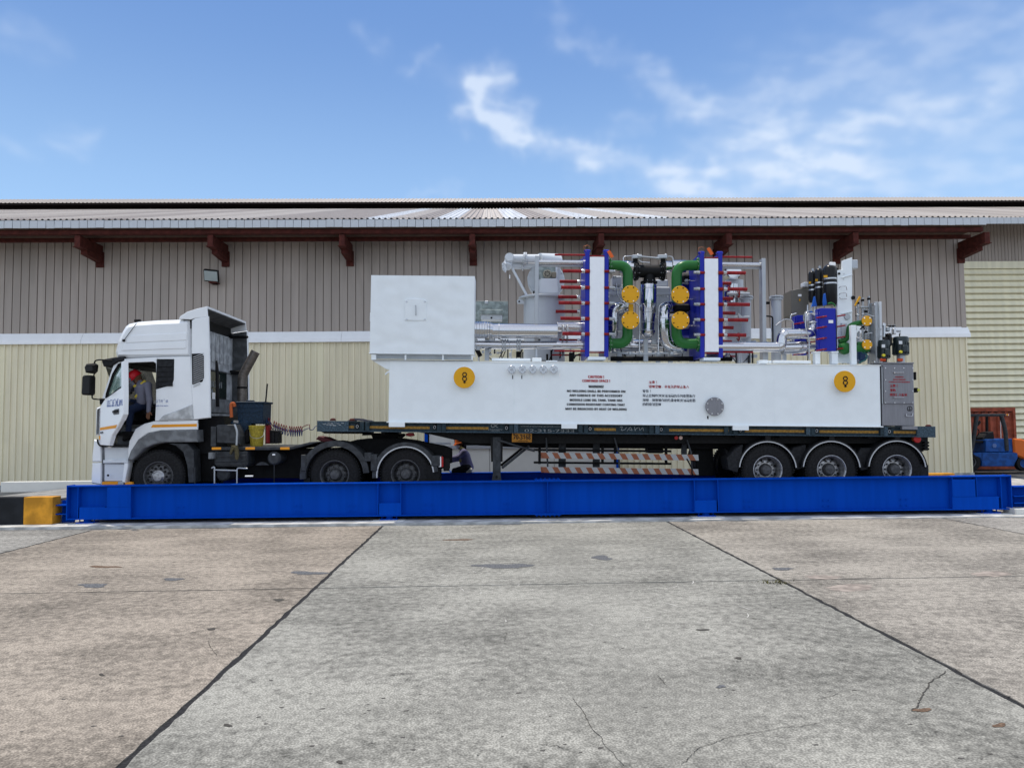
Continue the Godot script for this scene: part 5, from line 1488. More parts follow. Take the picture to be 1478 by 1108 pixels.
	for l in [["注意！", 1105, 176, M.redink], ["密閉空間，未經允許禁止進入", 1105, 204, M.redink], ["警告！", 1065, 233, M.greyink], ["禁止在輔機潤滑油油箱的任何表面進行", 1065, 262, M.greyink], ["焊接，焊接操作的熱量會破壞油箱表面", 1065, 291, M.greyink], ["的耐腐蝕塗層", 1065, 318, M.greyink]]:
		glyphs(l[0], l[1], l[2], 18.5, 20.1, -.006, l[3], null, .10)
	# ---- stainless panel box at the rear end
	W(1240, 500, 7.917)
	var pb := holder("panel_box", t)
	B(258, 190, 640, 908, .0, 1.9, .01); put("box_body", M.stainless, pb)
	B(250, 178, 632, 196, -.03, 1.95, .004); put("box_lid", M.stainless, pb)
	B(282, 214, 630, 656, -.035, .035, .008); put("door", M.stainless, pb)
	B(262, 232, 280, 655, -.02, .03, .004); put("door_hinge", M.galv, pb)
	bolt_at([303, 246, 405, 246, 512, 246, 614, 246, 303, 380, 614, 380, 303, 510, 614, 510, 303, 642, 408, 642, 514, 642, 614, 642], -.036, .013, M.steel, pb)
	for y in [296, 580]:
		pipe([[402, y, -.03], [404, y + 2, -.075], [518, y + 2, -.075], [520, y, -.03]], .009, .02, 8); put("handle", M.steel, pb)
	words("CAUTION !", 416, 340, 514, 356, -.041, M.redink, pb)
	words("HEAVY WEIGHT", 396, 369, 536, 385, -.041, M.redink, pb)
	words("2 PERSON LIFT REQUIRED", 344, 398, 586, 415, -.041, M.redink, pb)
	glyphs("注意！", 356, 432, 31, 33, -.041, M.redink, pb, .1)
	glyphs("重物", 356, 482, 31, 33, -.041, M.redink, pb, .1)
	glyphs("需要2人抬举", 356, 534, 31, 33, -.041, M.redink, pb, .1)
	var ring := PackedVector3Array()
	var rc := hit(582, 710, -.004)
	for k in 21: ring.append(rc + Vector3(sin(TAU * k / 20), cos(TAU * k / 20), 0) * .047)
	tube(ring, .006, 6, false); bx(rc + Vector3(0, .012, 0), Vector3(.008, .05, .006)); bx(rc + Vector3(0, -.012, 0), Vector3(.05, .008, .006)); bx(rc + Vector3(0, -.024, 0), Vector3(.03, .008, .006)); bx(rc + Vector3(0, -.036, 0), Vector3(.014, .006, .006)); put("earth_mark", M.ink, pb)
	pipe([[545, 770, -.02], [545, 796, -.04], [614, 796, -.04], [616, 760, -.02]], .008, .02, 6); put("cable_saddle", M.steel, pb)
	B(640, 290, 660, 380, .1, .1, .004); put("side_latch", M.black, pb)
	B(645, 470, 680, 525, .1, .1, .01); put("side_valve", M.black, pb)
	disc(686, 496, 16, .09, .06, 14); put("valve_cap", mat(.55, .55, .1, .5), pb)
	B(498, 908, 674, 950, -.05, .3, .004); put("box_foot", M.stainless, pb)
	equipment()
func equipment():
	var t := skid
	# ---- the two large plate heat exchangers
	W(0, 0, 1)
	heat_exchanger(845, 878.4, 362.6, 515, -1.0)
	heat_exchanger(1010.5, 1044, 365, 516, 1.0)
	# ---- green cooling water bends with their yellow blind flanges
	W(840, 340, 5.5417)
	green_bend([[212, 240, .42], [366, 238, .42], [368, 470, .42]], 224, 240, [390, 468], 1)
	green_bend([[212, 862, .42], [364, 862, .42], [366, 675, .42]], 224, 862, [389, 675], 1)
	green_bend([[945, 238, .42], [758, 238, .42], [757, 470, .42]], 928, 238, [788, 472], -1)
	green_bend([[945, 864, .42], [757, 866, .42], [757, 675, .42]], 928, 864, [790, 676], -1)
	# ---- filter: black tee with butterfly valves above a lagged vessel
	var h := holder("valve_tee", t)
	cyl(hit(448, 285, .75), hit(632, 285, .75), .135, 24); put("tee_body", M.black, h)
	cyl(hit(540, 300, .75), hit(540, 366, .75), .105, 24, .13); put("tee_neck", M.black, h)
	for x in [428, 650]:
		flange(hit(x, 285, .75), Vector3(1, 0, 0), .20, .05, 8, M.black, M.galv, h, "valve_body")
		flange(hit(x + (18 if x < 500 else -18), 285, .75), Vector3(1, 0, 0), .185, .025, 8, M.black, M.galv, h)
		cyl(hit(x, 240, .75), hit(x, 180, .75), .05, 12); put("stem", M.chassis, h)
		bx(hit(x + (10 if x < 500 else -10), 172, .72), Vector3(.20, .08, .16), .01, Basis(Vector3(0, 0, 1), .05)); put("gear_box", M.galv, h)
		disc(x + 22, 150, 8, .68, .05, 10); put("gear_cap", M.steel, h)
	rod([[448, 165, .64], [615, 180, .64]], .018); put("lever", M.galv, h)
	pipe([[452, 195, .62], [475, 212, .62], [545, 216, .62]], .014, .03, 8); put("lever", M.steel, h)
	pipe([[332, 220, .75], [332, 166, .75], [400, 162, .75]], .012, .05, 8); put("impulse_line", M.steel, h)
	pipe([[690, 166, .75], [728, 168, .75], [730, 215, .75]], .012, .05, 8); put("impulse_line", M.steel, h)
	flange(hit(536, 376, .75), Vector3(0, 1, 0), .175, .04, 8, M.chassis, M.steel, h)
	for q in [[365, 410], [668, 715]]:
		cyl(hit(q[0], 250, .8), hit(q[1], 250, .8), .12, 20); put("stub_pipe", M.clad, h)
	clad_pipe([[720, 245, .9], [830, 245, .9]], .13, .1, .3)
	clad_pipe([[300, 250, .95], [372, 250, .95]], .13, .1, .3)
	h = holder("filter_vessel", t)
	var vt := hit(533, 392, .75)
	var vb := hit(526, 800, .75)
	lat(Transform3D(basis_to(vb - vt), vt), [Vector2(0, 0), Vector2(.16, 0), Vector2(.172, .02), Vector2(.172, .42), Vector2(.165, .52), Vector2(.138, .78), Vector2(.132, .95), Vector2(.155, .97), Vector2(.158, 1.0), Vector2(.12, 1.08), Vector2(.05, 1.12), Vector2(0, 1.12)].map(func(v): return Vector2(v.x, v.y)), 28); put("lagging", M.clad, h)
	for k in [.09, .42, .60, .80]:
		lat(Transform3D(basis_to(vb - vt), vt), [Vector2([.172, .172, .158, .138][[.09, .42, .60, .80].find(k)], k - .005), Vector2([.178, .178, .164, .144][[.09, .42, .60, .80].find(k)], k), Vector2([.172, .172, .156, .137][[.09, .42, .60, .80].find(k)], k + .005)], 28); put("seam", M.galv, h)
	bx(hit(510, 920, .8), Vector3(.09, .45, .1), .004); put("vessel_post", M.grey, h)
	# ---- lagged return pipes
	clad_pipe([[740, 905, 1.0], [830, 900, .62], [680, 890, .55], [655, 760, .50], [655, 575, .50], [740, 560, 1.15]], .115, .24, .26)
	clad_pipe([[230, 900, 1.1], [250, 760, .80], [250, 590, .80], [330, 565, .80], [380, 600, 1.2]], .115, .26, .26)
	clad_pipe([[230, 880, 1.25], [800, 885, 1.25]], .14, .1, .45)
	for q in [[300, .9], [612, .9], [712, .9]]:
		B(q[0] - 17, 930, q[0] + 17, 1016, q[1], .1, .004); put("pipe_support", M.grey)
	pipe([[460, 955, .5], [462, 740, .5], [460, 560, .5], [430, 535, .5], [320, 530, .7], [285, 480, .7], [275, 380, .7]], .014, .08, 8); put("small_line", M.steel)
	pipe([[612, 940, .5], [612, 690, .5], [618, 560, .5], [655, 535, .5], [740, 528, .7]], .014, .08, 8); put("small_line", M.steel)
	pipe([[240, 930, .6], [340, 940, .5], [470, 945, .5], [600, 942, .5], [830, 930, .6]], .02, .05, 8); put("small_line", M.galv)
	for x in [385, 470, 610, 720]:
		bx(hit(x, 940, .48), Vector3(.07, .07, .07), .015); put("small_valve", M.galv)
	B(375, 545, 412, 610, .3, .05, .01); put("yellow_bracket", M.yellow)
	# ---- grey vessels and duct behind the middle
	h = holder("pump_casing", t)
	B(210, 410, 350, 640, 1.3, .5, .03); put("casing", M.grey, h)
	B(205, 455, 350, 475, 1.28, .55, .004); put("casing_flange", M.grey, h)
	bolt_at([222, 486, 250, 486, 278, 486, 306, 486, 334, 486], 1.27, .014, M.steel, h)
	B(590, 405, 710, 640, 1.3, .5, .03); put("casing", M.grey, h)
	B(585, 458, 715, 474, 1.28, .55, .004); put("casing_flange", M.grey, h)
	bolt_at([602, 486, 630, 486, 658, 486, 686, 486], 1.27, .014, M.steel, h)
	B(245, 320, 320, 400, 1.3, .4, .02); put("terminal_box", M.grey, h)
	B(590, 350, 690, 408, 1.4, .3, .02); put("terminal_box", M.white2, h)
	slab(pp([596, 398, 606, 350, 620, 350, 634, 398]), -1.2, -1.25, .01); put("yellow_valve", M.yellow, h)
	B(800, 320, 905, 800, 1.35, .4, .02); put("dark_cabinet", M.phe, h)
	B(720, 540, 870, 605, .9, .4, .04); put("black_motor", M.black, h)
	B(800, 300, 880, 380, 1.2, .4, .05); put("black_motor", M.black, h)
	B(210, 640, 880, 1000, 2.0, .05, .0); put("back_guard", M.galv, h)
	disc(300, 700, 60, 1.2, .3, 24, .02); put("end_cover", M.grey, h)
	cyl(hit(230, 985, .9), hit(1200, 985, .9), .05, 12); put("header_pipe", M.chassis, h)
	# ---- blower on the grey reservoir
	W(670, 340, 5.541)
	h = holder("blower_reservoir", t, Vector3(0, 0, -.5))
	fr = trailer_frame.translated_local(Vector3(0, 0, -.5))
	var rt := hit(640, 505, 1.25)
	var rb := hit(640, 1005, 1.25)
	var rr := hit(805, 600, 1.25).x - hit(640, 600, 1.25).x
	cyl(rb, rt, rr, 40); put("reservoir", M.grey, h)
	cyl(rt - Vector3(0, .02, 0), rt + Vector3(0, .02, 0), rr + .11, 40, -1.0, .006); put("reservoir_lid", M.grey, h)
	slab(pp([420, 520, 432, 510, 450, 510, 480, 520, 480, 545, 430, 545], 1.0), -1.0, -1.05, .01); put("lifting_lug", M.grey, h)
	disc(440, 526, 7, .99, .02, 12); put("lug_hole", M.black, h)
	disc(656, 358, 148, 1.5, .16, 44, .01); put("volute", M.white2, h)
	bolts(656, 358, 138, 1.5, 14, .02, M.galv, h)
	slab(pp([505, 330, 520, 290, 545, 250, 568, 240, 568, 460, 540, 440, 515, 390], 1.2), -1.2, -1.5, .02); put("volute_cheek", M.grey, h)
	B(568, 238, 745, 468, 1.05, .40, .01); put("housing", M.white2, h)
	B(586, 248, 730, 345, 1.03, .03, .004); put("recess", M.greygreen, h)
	slab(pp([612, 342, 742, 342, 752, 462, 600, 462], 1.0), -.98, -1.04, .006); put("guard_plate", M.white2, h)
	disc(665, 304, 34, .98, .06, 28, .01); put("fan_motor", mat(.30, .28, .22, .5), h)
	for k in 8:
		var a := TAU * k / 8
		var c := hit(665, 304, .97)
		cyl(c + Vector3(cos(a), sin(a), 0) * .05, c + Vector3(cos(a) * .05, sin(a) * .05, .012), .012, 8); put("vent_hole", M.black, h)
	B(700, 290, 736, 334, .98, .1, .008); put("motor_box", mat(.20, .18, .14, .5), h)
	B(555, 462, 760, 478, .9, .7, .004); put("blower_base", M.galv, h)
	B(552, 440, 590, 490, .95, .08, .01); put("base_clamp", M.chassis, h)
	cyl(hit(362, 183, 1.1), hit(600, 183, 1.1), .092, 22); put("outlet_duct", M.white2, h)
	cyl(hit(600, 183, 1.1), hit(740, 215, 1.4), .12, 22, .2); put("outlet_cone", M.white2, h)
	cyl(hit(380, 240, 1.2), hit(585, 240, 1.3), .085, 20); put("outlet_duct", M.white2, h)
	for x in [480, 494]: flange(hit(x, 183, 1.1), Vector3(1, 0, 0), .14, .022, 8, M.white2, M.steel, h)
	flange(hit(468, 238, 1.25), Vector3(1, 0, 0), .12, .022, 8, M.white2, M.steel, h)
	cyl(hit(362, 176, .8), hit(362, 176, 1.25), .105, 24); put("duct_end", M.white2, h)
	disc(362, 172, 32, .78, .03, 28, .008); put("duct_cap", M.white2, h)
	cyl(hit(345, 250, .85), hit(358, 185, 1.1), .09, 20); put("duct_elbow", M.white2, h)
	slab(pp([300, 226, 318, 205, 342, 270, 330, 296, 306, 270], .8), -.8, -.84, .006); put("end_flange", M.white2, h)
	bolt_at([308, 240, 312, 262, 322, 282, 318, 222], .79, .018, M.galv, h)
	rod([[384, 262, .95], [510, 496, .95]], .028, 12); put("strut", M.white2, h)
	B(360, 312, 368, 342, .9, .03, .006); put("tag_plate", M.plate, h)
	fr = trailer_frame
	# lower left lines
	h = clad_pipe([[60, 752, .35], [240, 762, .35], [745, 762, .35]], .15, .1, .42)
	lat(Transform3D(basis_to(Vector3(1, 0, 0)), hit(40, 753, .34)), [Vector2(0, 0), Vector2(.17, 0), Vector2(.172, .32), Vector2(.15, .46), Vector2(.12, .53), Vector2(.06, .56), Vector2(0, .56)], 28); put("end_bulb", M.clad, h)
	for k in 7:
		lat(Transform3D(basis_to(Vector3(1, 0, 0)), hit(82 + k * 21, 753, .34)), [Vector2(.170, -.005), Vector2(.177, 0), Vector2(.170, .005)], 28); put("seam", M.galv, h)
	h = clad_pipe([[60, 872, .45], [320, 876, .45], [970, 872, .5]], .085, .1, .38)
	for x in [318, 436]:
		for s in [-10, 10]:
			flange(hit(x + s, 876, .45), Vector3(1, 0, 0), .125, .022, 8, M.galv, M.steel, h)
	clad_pipe([[745, 735, .9], [970, 735, .9]], .12, .1, .4)
	for x in [790, 825]: flange(hit(x, 770, .45), Vector3(1, 0, 0), .16, .022, 8, M.galv, M.steel, t)
	B(166, 818, 200, 1000, .5, .08, .004); put("pipe_support", M.galv)
	B(415, 925, 448, 972, .6, .1, .004); put("pipe_support", M.chassis)
	B(840, 935, 878, 1005, .9, .1, .004); put("pipe_support", M.chassis)
	B(380, 920, 412, 972, .9, .08, .004); put("pipe_support", M.cream)
	B(570, 905, 585, 975, .3, .1, .004); put("pipe_support", M.grey)
	rod([[80, 870, .6], [130, 965, .6]], .05, 10); put("valve_body", M.chassis)
	for q in [[95, 838, .06], [110, 900, .08], [150, 930, .05], [205, 920, .05], [212, 950, .04]]:
		bx(hit(q[0], q[1], .42), Vector3(q[2], q[2], .1), .012); put("small_valve", M.galv)
	B(70, 522, 350, 710, 1.5, .2, .006); put("grey_panel", M.greygreen)
	h = holder("junction_box", t)
	B(122, 588, 310, 628, 1.0, .35, .01); put("hood", M.greygreen, h)
	B(134, 628, 304, 672, 1.05, .3, .01); put("box", M.grey, h)
	disc(218, 657, 8, 1.04, .04, 10); put("knob", M.black, h)
	B(165, 520, 192, 545, 1.4, .06, .006); put("clip", M.galv)
	B(220, 978, 530, 1003, .1, .12, .006); put("edge_bar", M.white)
	B(545, 976, 618, 1005, .05, .2, .006); put("foot_pad", M.white)
	B(655, 998, 745, 1006, .1, .2, .003); put("foot_pad", M.white)
	pipe([[878, 985, .3], [890, 960, .3], [925, 945, .3]], .014, .04, 8); put("small_line", M.black)
	# ---- right hand half
	W(1040, 340, 4.9267)
	for q in [[184, 1.5, 430, 36], [397, 1.1, 425, 36]]:
		h = holder("stand_pipe", t)
		cyl(hit(q[0], 905, q[1]), hit(q[0], 450, q[1]), .105, 22); put("pipe_body", M.grey, h)
		flange(hit(q[0], 452, q[1]), Vector3(0, 1, 0), .135, .03, 8, M.grey, M.steel, h)
		flange(hit(q[0], 436, q[1]), Vector3(0, 1, 0), .145, .03, 8, M.grey, M.steel, h)
		rod([[q[0] - 50, 445, q[1] - .05], [q[0] + 50, 440, q[1] - .05]], .02); put("clamp", M.galv, h)
	h = clad_pipe([[-40, 792, .35], [390, 792, .35], [430, 790, .35], [440, 700, .35], [520, 698, .35], [650, 698, .42], [665, 640, .45], [665, 610, .45]], .105, .22, .24)
	flange(hit(665, 622, .45), Vector3(0, 1, 0), .14, .03, 8, M.galv, M.steel, h)
	clad_pipe([[440, 800, .6], [600, 792, .6]], .13, .1, .15)
	cyl(hit(590, 792, .6), hit(700, 790, .6), .05, 14); put("stub_pipe", M.galv)
	h = holder("control_valve", t)
	cyl(hit(600, 580, .6), hit(690, 580, .6), .09, 18); put("body", M.galv, h)
	for x in [612, 690]: flange(hit(x, 580, .6), Vector3(1, 0, 0), .13, .025, 8, M.galv, M.steel, h)
	disc(640, 585, 34, .45, .1, 20, .01); put("bonnet", M.steel, h)
	bolts(640, 585, 26, .45, 6, .012, M.galv, h)
	pipe([[500, 590, .5], [500, 565, .5], [540, 552, .5]], .016, .04, 8); put("small_line", M.steel, h)
	pipe([[632, 880, .3], [632, 740, .3], [606, 650, .3], [606, 545, .3], [650, 530, .4]], .014, .08, 8); put("small_line", M.steel, h)
	B(145, 855, 152, 905, .4, .05, .003); put("pipe_support", M.grey)
	for x in [140, 330, 460]: B(x - 12, 820, x + 12, 905, .7, .1, .004); put("pipe_support", M.grey)
	pipe([[310, 570, .8], [372, 575, .8], [374, 760, .8]], .016, .05, 8); put("small_line", M.chassis)
	cyl(hit(310, 478, 1.2), hit(350, 478, 1.2), .03, 10); put("stub_pipe", M.chassis)
	cyl(hit(70, 350, 1.6), hit(70, 480, 1.6), .17, 24); put("lagged_drum", M.clad)
	B(280, 884, 340, 908, .1, .2, .006); put("foot_pad", M.white)
	B(345, 888, 365, 906, .1, .1, .004); put("foot_pad", M.white)
	B(385, 886, 645, 908, .05, .15, .006); put("edge_bar", M.white)
	# small blue heat exchanger and its twin behind
	for q in [[695, 825, 515, 822, .15, .16], [532, 612, 565, 850, 1.1, .2]]:
		h = holder("small_heat_exchanger", t)
		B(q[0] + 14, q[2], q[1], q[3], q[4], .06, .008); put("pressure_plate", M.phe, h)
		B(q[0], q[2] + 4, q[1] + 6, q[3] - 4, q[4] + .065, q[5], .008); put("plate_pack", M.phe, h)
		B(q[1] + 2, q[2] - 4, q[1] + 13, q[3] + 4, q[4] + .02, .05, .003); put("end_bar", M.galv, h)
		for y in [.20, .44, .70, .96]:
			var yy := lerpf(q[2], q[3], y)
			rod([[q[0] - 12, yy + 8, q[4] - .03], [q[0] + 62, yy - 4, q[4] - .05]], .015); put("tie_bolt", M.red, h)
			rod([[q[1] + 10, yy - 4, q[4] - .02], [q[1] + 62, yy - 12, q[4] + .15]], .015); put("tie_bolt", M.red, h)
			cyl(hit(q[0] + 32, yy, q[4] - .01), hit(q[0] + 40, yy, q[4] - .01), .024, 8); put("lock_nut", M.steel, h)
		if q[4] < .5: B(770, 600, 803, 622, .146, .004, .0); put("data_plate", M.plate, h)
	for q in [[676, 712], [794, 838]]:
		B(q[0], 830, q[1], 912, .15, .14, .004); put("exchanger_leg", M.white)
		B(q[0] - 4, 822, q[1] + 4, 832, .12, .2, .003); put("leg_head", M.white)
	slab(pp([660, 470, 668, 432, 676, 430, 690, 500, 650, 505], .5), -.5, -.55, .01); put("blue_handle", mat(.01, .09, .40, .4))
	slab(pp([732, 470, 738, 412, 750, 408, 760, 490, 735, 500], .35), -.35, -.40, .01); put("blue_handle", mat(.01, .09, .40, .4))
	pipe([[765, 485, .3], [790, 476, .3], [812, 490, .3], [815, 505, .3]], .018, .05, 8); put("green_hose", M.green)
	# three black accumulators in clamps
	for q in [[782, 205, 48, .60, 500], [706, 232, 30, .95, 505], [657, 250, 28, 1.15, 480]]:
		h = holder("accumulator", t)
		var tp := hit(q[0], q[1], q[3])
		var bt := hit(q[0], q[4], q[3])
		var r := hit(q[0] + q[2], q[1], q[3]).x - tp.x
		var L := tp.y - bt.y
		lat(Transform3D(basis_to(Vector3.UP), bt), [Vector2(0, 0), Vector2(r * .8, .01), Vector2(r, .08), Vector2(r, L - r * .95), Vector2(r * .94, L - r * .6), Vector2(r * .75, L - r * .28), Vector2(r * .45, L - r * .07), Vector2(0, L)], 26); put("shell", M.blackgloss, h)
		for y in [q[1] + 105, q[1] + 138]:
			var c := hit(q[0], y, q[3])
			lat(Transform3D(basis_to(Vector3.UP), c), [Vector2(r, -.015), Vector2(r + .008, -.015), Vector2(r + .008, .015), Vector2(r, .015)], 26); put("clamp_band", M.steel, h)
		cyl(tp - Vector3(0, .03, 0), tp + Vector3(0, .05, 0), .025, 10); put("gas_valve", M.galv, h)
		B(q[0] - q[2] * .95, q[1] + 76, q[0] - q[2] * .4, q[1] + 92, q[3] - r * .9, .01, 0); put("yellow_label", M.yellow, h)
	B(815, 225, 845, 480, .8, .3, .02); put("accumulator_rack", M.black)
	B(780, 188, 822, 214, .5, .06, .01); put("white_cap", M.plate)
	B(768, 302, 835, 314, .5, .05, .004); put("clamp_arm", M.steel)
	B(768, 334, 835, 346, .5, .05, .004); put("clamp_arm", M.steel)
	B(594, 330, 634, 360, 1.3, .2, .01); put("white_cap", M.white2)
	# umber cabinet
	h = holder("control_cabinet", t)
	slab(pp([505, 388, 630, 362, 630, 580, 520, 582, 505, 560], 1.4), -1.4, -1.9, .01); put("cabinet_body", M.umber, h)
	B(555, 416, 578, 432, 1.38, .02, .002); put("name_plate", M.plate, h)
	B(562, 450, 570, 464, 1.38, .02, .002); put("yellow_sign", M.yellow, h)
	# stepped white panel with its gauges
	h = holder("white_panel", t)
	slab(pp([832, 246, 870, 240, 872, 176, 938, 154, 940, 905, 836, 905], .5), -.5, -.58, .006); put("panel_sheet", M.white, h)
	B(938, 170, 980, 232, .9, .2, .01); put("side_box", M.grey, h)
	rod([[862, 300, .48], [938, 276, .48]], .014); put("panel_bar", M.white, h)
	rod([[862, 556, .48], [938, 538, .48]], .014); put("panel_bar", M.white, h)
	for q in [[848, 268, 8], [905, 575, 22], [948, 440, 14]]:
		disc(q[0], q[1], q[2], .47, .06, 16, .006); put("gauge", M.black if q[2] < 20 else M.galv, h)
	for y in [362, 410]:
		pipe([[845, y + 10, .45], [852, y, .40], [895, y - 4, .40], [900, y + 24, .45]], .008, .03, 6); put("capillary", M.steel, h)
	pipe([[845, 440, .45], [860, 450, .45], [902, 448, .45]], .008, .03, 6); put("capillary", M.steel, h)
	bolt_at([880, 270, 878, 310, 900, 545, 895, 590], .49, .012, M.steel, h)
	B(862, 620, 905, 740, .46, .04, .004); put("sub_plate", M.white2, h)
	# green line to two yellow flanges, on a white column
	h = holder("green_line", t)
	pipe([[845, 752, .35], [895, 742, .35], [912, 700, .35], [916, 648, .35], [950, 628, .35], [1040, 610, .40]], .052, .14, 14); put("bend", M.green, h)
	lat(Transform3D(basis_to(Vector3(1, 0, 0)), hit(838, 800, .35)), [Vector2(.05, 0), Vector2(.10, .03), Vector2(.135, .12), Vector2(.12, .18), Vector2(.075, .24), Vector2(.07, .62), Vector2(0, .62)], 22); put("reducer", M.green, h)
	cyl(hit(970, 782, .4), hit(1045, 775, .4), .075, 16); put("branch", M.green, h)
	for q in [[1045, 605], [1046, 774]]:
		cyl(hit(q[0], q[1], .45), hit(q[0], q[1], .28), .06, 16); put("branch", M.green, h)
		disc(q[0], q[1], 36, .25, .03, 32, .004); put("blind_flange", M.yellow, h)
		bolts(q[0], q[1], 28, .25, 4, .014, M.plate, h, .8)
	B(930, 636, 972, 915, .12, .10, .006); put("column", M.white)
	slab(pp([972, 640, 1005, 646, 975, 690], .16), -.16, -.19, .003); put("bracket_plate", M.white)
	# manifold of thin pipes
	h = holder("sampling_manifold", t)
	for q in [[978, 460, 830], [1012, 440, 860], [1035, 520, 850], [1056, 430, 840]]:
		cyl(hit(q[0], q[1], .8), hit(q[0], q[2], .8), .022, 10); put("riser", M.galv, h)
		for k in 5:
			var y := lerpf(q[1] + 20, q[2] - 20, k / 4.0)
			bx(hit(q[0], y, .8), Vector3(.06, .05, .06), .012); put("fitting", M.steel if k % 2 else M.chassis, h)
	for q in [[958, 498, 992, 432], [975, 470, 995, 440]]:
		rod([[q[0], q[1], .72], [q[2], q[3], .72]], .018); put("yellow_handle", M.yellow, h)
	B(1000, 500, 1060, 512, .75, .1, .006); put("manifold_bar", M.galv, h)
	for q in [[1040, 560, 1092, 576], [1030, 700, 1080, 690]]:
		rod([[q[0], q[1], .3], [q[2], q[3], .3]], .014); put("stem", M.galv, h)
	B(1005, 690, 1035, 800, .9, .1, .006); put("name_plate", M.grey, h)
	B(1050, 690, 1072, 740, .85, .1, .006); put("name_plate", M.plate, h)
	B(985, 820, 1040, 890, .6, .3, .03); put("blue_pump", mat(.02, .05, .12, .4), h)
	pipe([[1010, 830, .4], [1045, 840, .4], [1040, 880, .4], [985, 905, .4]], .018, .06, 8); put("green_hose", mat(.03, .12, .12, .4), h)
	# angle frame
	B(1100, 470, 1132, 905, .55, .3, .004); put("frame_sheet", M.galv)
	B(1132, 468, 1156, 905, .5, .05, .004); put("frame_angle", M.white2)
	bolt_at([1110, 665, 1142, 665, 1110, 715, 1142, 715], .49, .016, M.galv)
	for y in [480, 890]: B(1094, y, 1104, y + 14, .4, .1, .003); put("frame_clip", M.steel)
	# two dark green pump motors on their mounts
	for q in [[1162, 745, 40, 905, .55], [1284, 720, 50, 905, .75]]:
		h = holder("pump_motor", t)
		var c0 := hit(q[0], q[1], q[4])
		var c1 := hit(q[0], q[1] + 130, q[4])
		var r := hit(q[0] + q[2], q[1], q[4]).x - c0.x
		var gm := mat(.022, .036, .040, .3, .2, "dust", 4)
		lat(Transform3D(basis_to(Vector3.UP), c1), [Vector2(0, 0), Vector2(r, 0), Vector2(r, c0.y - c1.y - .10), Vector2(0, c0.y - c1.y - .10)], 28); put("motor_body", gm, h)
		lat(Transform3D(basis_to(Vector3.UP), c0 - Vector3(0, .10, 0)), [Vector2(r * 1.04, 0), Vector2(r * 1.04, .07), Vector2(r * .9, .10), Vector2(0, .11)], 28); put("fan_cowl", gm, h)
		for k in 14:
			var an := TAU * k / 14
			bx(c1 + Vector3(cos(an) * r, (c0.y - c1.y - .1) / 2, sin(an) * r), Vector3(.03, c0.y - c1.y - .14, .006), 0, Basis(Vector3.UP, -an)); put("cooling_fin", gm, h)
		B(q[0] - 14, q[1] + 28, q[0] + 12, q[1] + 52, q[4] - r - .02, .02, .003); put("data_plate", M.steel, h)
		B(q[0] + q[2] * .3, q[1] + 56, q[0] + q[2] * 1.15, q[1] + 110, q[4] - r - .05, .14, .02); put("terminal_box", gm, h)
		cyl(hit(q[0], q[3], q[4]), c1, r * .55, 18); put("lantern", M.galv if q[2] > 45 else M.chassis, h)
		disc(q[0] + 4, q[1] + 105, 10, q[4] - r - .05, .05, 12); put("yellow_cap", mat(.70, .62, .05, .5), h)
		B(q[0] - 20, 872, q[0] + 18, 892, q[4] - r * .8, .05, .01); put("coupling_guard", mat(.62, .08, .02, .5), h)
	B(1194, 690, 1228, 785, .7, .2, .03); put("black_cooler", M.blackgloss)
	cyl(hit(1165, 720, .8), hit(1165, 640, .8), .035, 12); put("gauge_post", M.steel)
	disc(1166, 632, 13, .78, .06, 16, .006); put("gauge", M.steel)
	bx(hit(1190, 665, .8), Vector3(.08, .10, .08), .015); put("small_valve", M.galv)
	clutter()
